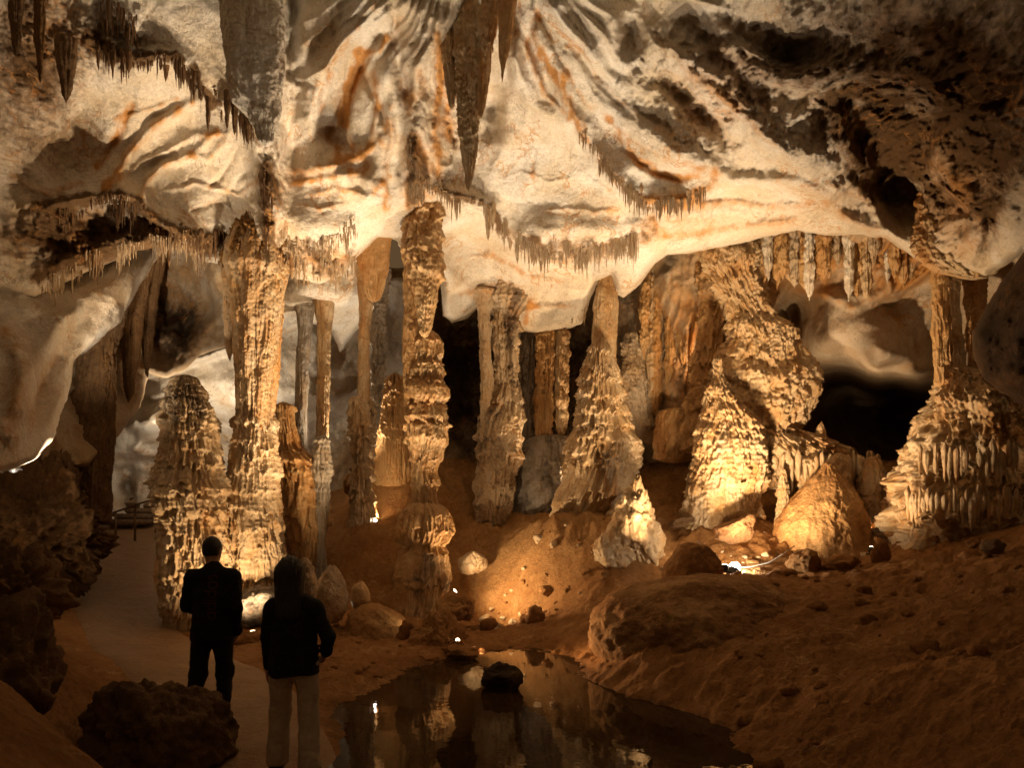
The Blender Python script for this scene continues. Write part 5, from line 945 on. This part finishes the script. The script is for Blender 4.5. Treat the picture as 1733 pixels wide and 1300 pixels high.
def person(J, root, cfg):
    """J: joint positions in metres relative to the feet; facing +Y (away from the camera)"""
    A = {k: np.array(v, float) for k, v in J.items()}
    def body(P):
        d = sd_ell(P, A['head'], (.082, .100, .118))
        d = smin(d, sd_ell(P, A['head'] + [0, .025, -.055], (.055, .072, .075)), .03)
        hd = A['head']
        d = smin(d, sd_cone(P, hd + [0, .095, .01], hd + [0, .118, -.028], .010, .015), .015)             # nose
        d = smin(d, sd_cone(P, hd + [-.022, .088, -.062], hd + [.022, .088, -.062], .008, .008), .012)    # lips
        d = np.maximum(d, -sd_ell(P, hd + [-.031, .105, .008], (.017, .02, .011))); d = np.maximum(d, -sd_ell(P, hd + [.031, .105, .008], (.017, .02, .011)))
        for sx in (-1, 1):
            d = np.minimum(d, sd_ell(P, hd + [sx * .031, .086, .008], (.013, .012, .010)))
            d = smin(d, sd_ell(P, hd + [sx * .080, -.004, -.012], (.010, .020, .034)), .012)
        d = smin(d, sd_cone(P, A['neck'], hd + [0, -.01, -.06], .058, .055), .03)
        d = smin(d, sd_ell(P, A['chest'], (.138, .078, .20)), .04); d = smin(d, sd_ell(P, A['pelvis'], (.130, .085, .12)), .05)
        d = smin(d, sd_cone(P, A['chest'], A['pelvis'], .082, .082), .04)
        for s in 'lr':
            d = smin(d, sd_cone(P, A['neck'] - [0, 0, .05], A['sh' + s], .042, .046), .03)
            d = smin(d, sd_cone(P, A['sh' + s], A['el' + s], .046, .036), .03); d = smin(d, sd_cone(P, A['el' + s], A['wr' + s], .039, .026), .02)
            d = smin(d, sd_cone(P, A['hip' + s], A['kn' + s], .072, .050), .03); d = smin(d, sd_cone(P, A['kn' + s], A['an' + s], .054, .036), .03)
            d = smin(d, sd_cone(P, A['an' + s] - [0, .02, .02], A['toe' + s], .036, .026), .03)
            hh = None
            for a, b, ra, rb in hand_parts(A['wr' + s], A['wr' + s] - A['el' + s], cfg['palm' + s], cfg['curl' + s], 1 if s == 'l' else -1):
                q = sd_cone(P, a, b, ra, rb); hh = q if hh is None else smin(hh, q, .004)
            d = smin(d, hh, .012)
        return d
    allp = np.array(list(A.values())); lo = allp.min(0) - .22; hi = allp.max(0) + .22
    def part(name, fn, h, mat, l=lo, u=hi, label=None):
        V, Fq = surface(fn, l, u, h)
        o = mesh_np(name, V + np.array(root.location), Fq, M[mat], base=np.array(root.location), parent=root)
        if label: o['label'] = label
        return o, V, Fq
    part('body', body, .0085, 'skin')
    wr = lambda P, k: 1.5 * k * fbm(P[:, 0] * 9, P[:, 1] * 9, P[:, 2] * 7, 3) + k * .8 * (ridged(P[:, 0] * 5, P[:, 1] * 5, P[:, 2] * 11, 2) - .5)
    def jacket(P):
        g = cfg['bulk']
        d = sd_ell(P, A['chest'] + [0, 0, .0], (.172 + g, .118 + g, .24)); d = smin(d, sd_cone(P, A['chest'] - [.05, 0, .05], A['hem'] - [.05, 0, 0], .125 + g, cfg['hemr']), .05)
        d = smin(d, sd_cone(P, A['chest'] + [.05, 0, -.05], A['hem'] + [.05, 0, 0], .125 + g, cfg['hemr']), .05)
        d = smin(d, sd_cone(P, A['neck'] - [0, 0, .06], A['neck'] + [0, 0, .015], .10, .068), .04)
        for s in 'lr':
            d = smin(d, sd_cone(P, A['neck'] - [0, 0, .05], A['sh' + s], .075, .078), .05)
            d = smin(d, sd_cone(P, A['sh' + s], A['el' + s], .074 + g, .062 + g), .03); d = smin(d, sd_cone(P, A['el' + s], A['wr' + s], .060 + g, .044 + g * .5), .025)
        d = d + wr(P, .012)
        d = np.maximum(d, A['hem'][2] + .01 * np.sin(P[:, 0] * 17) - P[:, 2] - 0.0 * d) if cfg.get('cut', True) else d
        return d
    jo, JV, JF = part('jacket', jacket, .011, 'cloth')
    def trousers(P):
        d = sd_ell(P, A['pelvis'], (.175, .13, .15))
        for s in 'lr':
            d = smin(d, sd_cone(P, A['hip' + s], A['kn' + s], .098, .078), .03); d = smin(d, sd_cone(P, A['kn' + s], A['an' + s], .078, cfg['cuff']), .03)
        d = d + wr(P, .010)
        zc = np.where(P[:, 0] < A['pelvis'][0], A['anl'][2], A['anr'][2]) - .015
        return np.maximum(np.maximum(d, zc - P[:, 2]), P[:, 2] - A['pelvis'][2] - .12)
    part('trousers', trousers, .011, cfg['trouser_mat'])
    for s in 'lr':
        an, toe = A['an' + s], A['toe' + s]
        def shoe(P):
            d = sd_cone(P, an - [0, .035, .035], toe + [0, .02, .005], .043, .036); d = smin(d, sd_cone(P, an - [0, .015, .0], an - [0, .02, .03], .045, .045), .03)
            return np.maximum(d, min(an[2] - .085, toe[2] - .03) - P[:, 2])
        part('shoe', shoe, .009, 'shoe' if cfg.get('pale_shoe') else 'cloth', np.minimum(an, toe) - .12, np.maximum(an, toe) + .14)
    hd = A['head']
    def hair(P):
        if cfg['long_hair']:
            d = sd_ell(P, hd + [0, -.012, .008], (.104, .112, .122)); d = smin(d, sd_cone(P, hd + [0, -.03, -.02], A['neck'] + [0, -.06, -.14], .10, .09), .05)
            d = smin(d, sd_cone(P, hd + [-.05, -.02, -.06], A['neck'] + [-.075, -.055, -.14], .05, .045), .04); d = smin(d, sd_cone(P, hd + [.05, -.02, -.06], A['neck'] + [.075, -.055, -.14], .05, .045), .04)
            d = d + .010 * fbm(P[:, 0] * 45, P[:, 1] * 45, P[:, 2] * 5, 3) + .02 * fbm(P[:, 0] * 30, P[:, 1] * 30, P[:, 2] * 3, 2) * sstep(hd[2] - .1, hd[2] - .35, P[:, 2]) + .003 * np.sin(P[:, 0] * 150 + 5 * fbm(P[:, 0] * 4, P[:, 1] * 4, P[:, 2] * 4, 2)) + wr(P, .004)
            face = sd_ell(P, hd + [0, .10, -.03], (.066, .085, .10)); return np.maximum(d, -face)
        d = sd_ell(P, hd + [0, -.006, .010], (.089, .107, .120)) + .003 * fbm(P[:, 0] * 60, P[:, 1] * 60, P[:, 2] * 60, 2)
        face = sd_ell(P, hd + [0, .09, -.06], (.10, .10, .115)); nape = hd[2] - .055 - P[:, 2]
        ear = np.minimum(sd_ell(P, hd + [-.085, 0, -.03], (.03, .04, .05)), sd_ell(P, hd + [.085, 0, -.03], (.03, .04, .05)))
        return np.maximum(np.maximum(np.maximum(d, -face), nape), -ear)
    part('hair', hair, .008, 'hair', hd - [.16, .2, .45], hd + [.16, .16, .18])
    return jo, JV, JF
# man: walking away, left arm forward, right hand in pocket
mx, my = (360 - CX) / F * 7.0, 7.0; mz = gz(mx, my) + .03; print('man z', mz)
pr = empty('person', (mx, my, mz), 'person with short hair in a black tracksuit walking away along the path', 'person')
JM = dict(head=(-.02, .04, 1.675), neck=(0, .0, 1.50), chest=(0, 0, 1.27), pelvis=(-.01, 0, .93), hem=(-.01, 0, .83), shl=(-.185, 0, 1.42), shr=(.185, 0, 1.42), ell=(-.255, .02, 1.14), wrl=(-.20, .23, 1.08), elr=(.245, -.06, 1.13), wrr=(.20, .06, .90),
          hipl=(-.10, 0, .90), hipr=(.09, 0, .90), knl=(-.15, .03, .50), knr=(.08, .09, .50), anl=(-.17, -.16, .12), anr=(.085, .02, .09), toel=(-.18, -.05, .05), toer=(.10, .17, .03))
jo, JV, JF = person(JM, pr, dict(palml=(1, 0, 0), palmr=(-1, 0, 0), curll=.5, curlr=.4, bulk=.0, hemr=.145, cuff=.062, trouser_mat='jean', long_hair=False, pale_shoe=True))
# vertical lettering on the back of the jacket, strokes laid on the cloth
def lettering(jo, JV, JF):
    bvh = BVHTree.FromPolygons([Vector(v) for v in JV], [tuple(int(a) for a in f) for f in JF])
    st = []
    def arc(cx, cy, r, a0, a1, n=20): return [(cx + r * math.cos(math.radians(a0 + (a1 - a0) * i / n)), cy + r * math.sin(math.radians(a0 + (a1 - a0) * i / n))) for i in range(n + 1)]
    x = 0
    for ch in 'adidas':
        if ch in 'ad': st.append(arc(x + .5, .5, .42, 0, 360, 28)); st.append([(x + .95, 0), (x + .95, 1.5 if ch == 'd' else 1.0)]); x += 1.22
        elif ch == 'i': st.append([(x + .12, 0), (x + .12, 1.0)]); st.append([(x + .12, 1.3), (x + .12, 1.5)]); x += .42
        else: st.append(arc(x + .36, .73, .22, 20, 270, 14) + arc(x + .36, .27, .24, 90, -160, 14)); x += .85
    W = x; H = .42; k = H / W; bm = bmesh.new(); hw = .09
    for p in st:
        p = np.array(p); q = []
        for a, b in zip(p[:-1], p[1:]):
            n = max(1, int(np.linalg.norm(b - a) / .12)); q += [a + (b - a) * i / n for i in range(n)]
        q.append(p[-1]); q = np.array(q); tg = np.gradient(q, axis=0); tg /= np.linalg.norm(tg, axis=1)[:, None] + 1e-9; nm = np.stack([-tg[:, 1], tg[:, 0]], 1)
        rows = []
        for a, n in zip(q, nm):
            row = []
            for sgn in (-1, 1):
                u_, v_ = a + n * hw * sgn
                X = .045 - (v_ - .5) * k * 1.15; Z = 1.04 + u_ * k      # text reads upwards
                hit = bvh.ray_cast(Vector((X, -1, Z)), Vector((0, 1, 0)))
                row.append(bm.verts.new((X, (hit[0].y if hit[0] else -.12) - .004, Z)))
            rows.append(row)
        for r0, r1 in zip(rows[:-1], rows[1:]): bm.faces.new((r0[0], r0[1], r1[1], r1[0]))
    o = bm_obj('lettering', bm, M['red'], jo); o['label'] = 'dark red vertical lettering on the back'
lettering(jo, JV, JF)
# woman: standing nearer, right hand in jacket pocket with the elbow out, left arm hanging
wx_, wy_ = (497 - CX) / F * 5.7, 5.7; wz = gz(wx_, wy_) + .065; print('woman z', wz)
pw = empty('person', (wx_, wy_, wz), 'person with long dark hair, black jacket and grey trousers walking away', 'person')
JW = dict(head=(-.03, .02, 1.545), neck=(-.01, 0, 1.385), chest=(0, 0, 1.15), pelvis=(0, 0, .87), hem=(0, 0, .77), shl=(-.15, 0, 1.27), shr=(.155, 0, 1.27), ell=(-.20, .0, 1.05), wrl=(-.215, .06, .82), elr=(.285, -.06, 1.06), wrr=(.22, .10, .92),
          hipl=(-.09, 0, .84), hipr=(.09, 0, .84), knl=(-.12, .05, .47), knr=(.12, .0, .47), anl=(-.135, .02, .09), anr=(.145, -.10, .10), toel=(-.145, .16, .03), toer=(.16, .03, .03))
person(JW, pw, dict(palml=(1, 0, 0), palmr=(-1, 0, 0), curll=.35, curlr=.5, bulk=-.006, hemr=.145, cuff=.085, trouser_mat='greycloth', long_hair=True))

# ------------------------------------------------------------------ tubes: cables, rail, steps
def tube(pts, r, m=8, bm=None):
    bm = bm or bmesh.new(); pts = [Vector(p) for p in pts]; prev = None
    for i, p in enumerate(pts):
        t = (pts[min(i + 1, len(pts) - 1)] - pts[max(i - 1, 0)]).normalized()
        a = t.orthogonal().normalized() if prev is None else (prev - t * prev.dot(t)).normalized()
        prev = a; b = t.cross(a)
        ring = [bm.verts.new(p + a * r * math.cos(k * 2 * math.pi / m) + b * r * math.sin(k * 2 * math.pi / m)) for k in range(m)]
        if i:
            for k in range(m): bm.faces.new((last[k], last[(k + 1) % m], ring[(k + 1) % m], ring[k]))
        else: bm.faces.new(ring[::-1])
        last = ring
    bm.faces.new(last); return bm
def draped(pxs, lift, n=40):
    P = [((p - CX) / F * Y, Y) for p, Y in pxs]; t = np.linspace(0, len(P) - 1, n); x = np.interp(t, range(len(P)), [p[0] for p in P]); y = np.interp(t, range(len(P)), [p[1] for p in P])
    return np.stack([x, y, ground_z(x, y) + lift], 1)
cab = draped([(1418, 12.6), (1440, 13.4), (1465, 14.0), (1492, 14.4)], .03)
props(bm_obj('cable', tube(cab, .012), M['cable']), 'thin black cable running up the slope beside the mud cone', 'cable')
wire = [V3(px, py, Y) for px, py, Y in [(1180, 916, 12.2), (1190, 926, 12.2), (1204, 943, 12.2), (1222, 957, 12.3), (1243, 961, 12.4), (1270, 960, 12.3), (1300, 953, 12.2), (1325, 938, 12.1), (1345, 924, 12.1)]]
props(bm_obj('wire', tube(wire, .008), M['lenswarm'] if False else plain_mat('pale_wire', (.30, .27, .22), .5, .4)), 'pale wire curving either side of the white lamp', 'wire')
# steps and rail in the far left passage
st = empty('stairway', V3(215, 890, 21), 'dim stone steps climbing in the far left passage', 'stairs')
for i in range(6):
    bm = bmesh.new(); bmesh.ops.create_cube(bm, size=1)
    for v in bm.verts: v.co = Vector((v.co.x * 1.3, v.co.y * .42, v.co.z * .16))
    bmesh.ops.bevel(bm, geom=bm.edges[:], offset=.02, segments=2, affect='EDGES')
    o = bm_obj('step', bm, M['wood'], st); o.location = (0, .4 * i, .1 + .16 * i)
rl = empty('handrail', V3(205, 885, 19.5), 'thin wooden handrail slanting beside the far left steps', 'handrail')
rp = Vector(rl.location)
a, b = Vector(V3(192, 868, 19.5)), Vector(V3(268, 842, 18.0))
bm_obj('rail', tube([a - rp, (a + b) / 2 - rp, b - rp], .025), M['wood'], rl)
for t in (.05, .5, .95):
    p = a.lerp(b, t); bm_obj('post', tube([p - rp + Vector((0, 0, .02)), p - rp - Vector((0, 0, .9))], .03), M['wood'], rl)

# ------------------------------------------------------------------ lamps, added fill among them
def floodlight(pos, target, label, power, col, cone=150, blend=1., dome=.25, rad=.10, lens='lenswarm', size=1., group=None):
    pos = Vector([float(a) for a in pos]); tg = Vector([float(a) for a in target]); d = (tg - pos).normalized()
    r = empty('floodlight', pos, label, 'lamp', group); q = d.to_track_quat('-Z', 'Y'); r.rotation_euler = q.to_euler()
    s = .075 * size
    bm = bmesh.new(); bmesh.ops.create_cone(bm, cap_ends=True, segments=24, radius1=s * 1.0, radius2=s * .6, depth=s * 1.2)
    for v in bm.verts: v.co.z += s * .75
    bmesh.ops.bevel(bm, geom=[e for e in bm.edges if len(e.link_faces) == 2 and e.calc_face_angle(0) > .6], offset=s * .12, segments=2, affect='EDGES')
    bm_obj('housing', bm, M['metal'], r)
    bm = bmesh.new(); bmesh.ops.create_uvsphere(bm, u_segments=24, v_segments=8, radius=s * .85)
    for v in bm.verts: v.co.z = v.co.z * dome + s * .10
    bm_obj('lens', bm, M[lens], r)
    bm = bmesh.new()
    bmesh.ops.create_cube(bm, size=1)
    for v in bm.verts: v.co = Vector((v.co.x * s * 2.3, v.co.y * s * .3, v.co.z * s * .25 + s * 1.5))
    bm_obj('bracket', bm, M['metal'], r)
    ld = bpy.data.lights.new('lamp_light', 'SPOT'); ld.energy = power; ld.color = col; ld.spot_size = math.radians(cone); ld.spot_blend = blend; ld.shadow_soft_size = rad
    lo = bpy.data.objects.new('lamp_light', ld); C.objects.link(lo); lo.parent = r; lo.location = (0, 0, -s * (.4 + dome))
    return r
WARM = (1.0, .58, .26); MID = (1.0, .67, .36); WHITE = (1.0, .79, .55)
T = lambda *a: V3(*a)
on_floor = lambda px, Y, up=.15: np.array([(px - CX) / F * Y, Y, gz((px - CX) / F * Y, Y) + up])
LAMPS = [   # position, target, label, W, colour, cone, dome, hidden behind a stone added for it
    (on_floor(425, 11.95, .12), T(345, 800, 13.2), 'lamp behind the tilted slab lighting the two front columns', 240, MID, 110, .25, 0),
    (on_floor(735, 12.1, .2), T(420, 520, 13.4), 'added fill lamp behind the rust brown rock aimed at the left columns', 1300, MID, 62, .25, 0),  # added to even out the columns' brightness up to their tops
    (on_floor(566, 12.7, .2), T(400, 220, 11.8), 'added fill lamp behind the grey egg shaped stump aimed at the left ceiling', 1150, WHITE, 58, .25, 0),  # added so that ceiling shadows soften at left
    (on_floor(690, 12.0, .2), T(590, 190, 11.8), 'added fill lamp behind the left shore rocks aimed at the folded ceiling', 850, WHITE, 80, .25, 1),  # added for an even glow on the folds, no such lamp in sight
    (on_floor(905, 12.9, .2), T(860, 150, 11.8), 'added fill lamp behind the pool aimed at the central ceiling', 950, WHITE, 84, .25, 1),  # extra lamp, added as fill for the central vault
    (on_floor(1130, 12.0, .2), T(1090, 240, 12.2), 'added fill lamp behind the left end of the mud hump aimed at the right ceiling', 1050, WHITE, 66, .25, 1),  # added fill, evens out the right part of the vault
    (on_floor(830, 13.2, .2), T(730, 640, 13.8), 'lamp among the rubble aimed at the ornate column', 300, MID, 70, .25, 1),
    (T(770, 1003, 13.5), T(1040, 900, 14.4), 'small lamp beside the ornate column aimed at the rubble slope', 190, MID, 150, .6, 0),
    (T(635, 884, 15.5), T(650, 700, 16.5), 'small white lamp on the bank left of the ornate column', 190, MID, 150, .9, 0),
    (np.maximum(T(1243, 962, 12.1), on_floor(1243, 12.1, .09)), T(1440, 470, 14.5), 'bright white lamp on the mud slope at right', 850, MID, 116, 1.2, 0),
    (on_floor(1225, 11.6, .2), T(1180, 430, 15.5), 'added fill lamp behind the mud hump aimed at the fluted wall', 650, MID, 72, .25, 0),  # added to brighten the right wall
    (on_floor(1478, 12.0, .2), T(1600, 600, 13), 'lamp in the mud below the tiered pedestal', 60, MID, 100, .25, 1),
    (T(320, 770, 17.5), T(330, 600, 20.5), 'lamp in the far left chamber behind the blunt stalagmite', 420, WHITE, 150, .25, 0),
    (T(20, 930, 10.2), T(190, 480, 13.2), 'lamp behind the craggy left boulder lighting the pale wall bulge', 1200, WHITE, 58, .25, 0),
    (T(600, 815, 16.4), T(560, 500, 16.0), 'lamp behind the orange pillar lighting the white sweep', 420, WHITE, 110, .25, 1),
    (T(1206, 640, 16.2), T(1200, 560, 16.9), 'lamp tucked behind the massive knobbly flowstone', 70, WARM, 150, .25, 0),
    (on_floor(1000, 16.2, .2), T(900, 500, 16.0), 'lamp behind the fir shaped column lighting the curtain and low white ceiling', 420, MID, 110, .25, 0),
    (on_floor(1330, 15.6, .3), T(1470, 560, 16.5), 'lamp behind the dripping shelf lighting the pale side vault', 300, MID, 90, .25, 0),
    (np.array([(850 - CX) / F * 9.3, 9.3, .08]), T(790, 150, 11.0), 'added fill lamp behind the black pool rock aimed at the long stalactite', 480, WHITE, 76, .25, 0),  # added to light the stalactite from the front
    (on_floor(1500, 13.3, .25), T(1200, 1010, 10.0), 'added fill lamp below the stub stalagmites aimed at the mud hump', 420, WARM, 110, .25, 1),  # added in place of light bounced down from the ceiling
    (on_floor(1150, 11.9, .2), T(950, 640, 15.4), 'added fill lamp left of the rounded brown cone aimed at the fir shaped column', 700, MID, 44, .25, 0),  # added to brighten the mid columns
    (on_floor(1185, 12.3, .5), T(1220, 860, 15), 'small added fill lamp behind the rounded brown cone lighting the bank', 45, MID, 165, .25, 0),  # added low fill for the ochre bank
    (on_floor(775, 11.3, .10), T(1430, 1090, 8.6), 'added fill lamp behind the rust brown rock raking the right mud slope', 250, WARM, 74, .25, 1),  # added to give the mud slope light from the left
    (T(22, 792, 10.5), T(0, 780, 11.), 'small lamp on the rocks at the left edge', 20, WARM, 150, .6, 0),
]
for k, (pos, tgt, lab, W, col, cone, dm, hid) in enumerate(LAMPS):
    floodlight(pos, tgt, lab, W, col, cone, dome=dm, lens='lens' if dm > .7 else 'lenswarm', size=1.5 if dm > 1.1 else 1.)
    if hid:  # stone added to keep the lens out of view
        Yh = pos[1] - .24; px = pos[0] / Yh * F + CX; py = HY - (pos[2] - CH) * F / Yh
        rock('shield_stone', px, py + 9, 17, 22, Yh, M['mud'], 'added brown stone hiding the ' + lab.split(' aimed')[0].split(' lighting')[0].split(' below')[0].split(' raking')[0], 'stone', seed=700 + k, sub=4, kd=.5, facet=.5, lump=.3, mask=(.2, .1, 0))

# ------------------------------------------------------------------ world, camera, render
sc = bpy.context.scene
w = bpy.data.worlds.new('World'); sc.world = w; w.use_nodes = True
bg = w.node_tree.nodes['Background']; bg.inputs[0].default_value = (1., .58, .26, 1); bg.inputs[1].default_value = .07
cam = bpy.data.cameras.new('camera'); co = bpy.data.objects.new('camera', cam); C.objects.link(co)
co.location = (0, 0, CH); co.rotation_euler = (math.pi / 2, 0, 0); cam.sensor_width = 36; cam.lens = 36 * F / 1733; cam.shift_y = (HY - 650) / 1733; cam.clip_end = 200; cam.clip_start = .05
sc.camera = co
sc.view_settings.view_transform = 'Standard'; sc.view_settings.look = 'None'; sc.view_settings.exposure = .6; sc.view_settings.gamma = 1
cy = sc.cycles
cy.max_bounces = 6; cy.diffuse_bounces = 4; cy.glossy_bounces = 3; cy.sample_clamp_indirect = 4; cy.caustics_reflective = False; cy.caustics_refractive = False
try:
    cy.use_denoising = True; cy.denoiser = 'OPENIMAGEDENOISE'; cy.denoising_input_passes = 'RGB_ALBEDO_NORMAL'
except Exception as e: print(e)
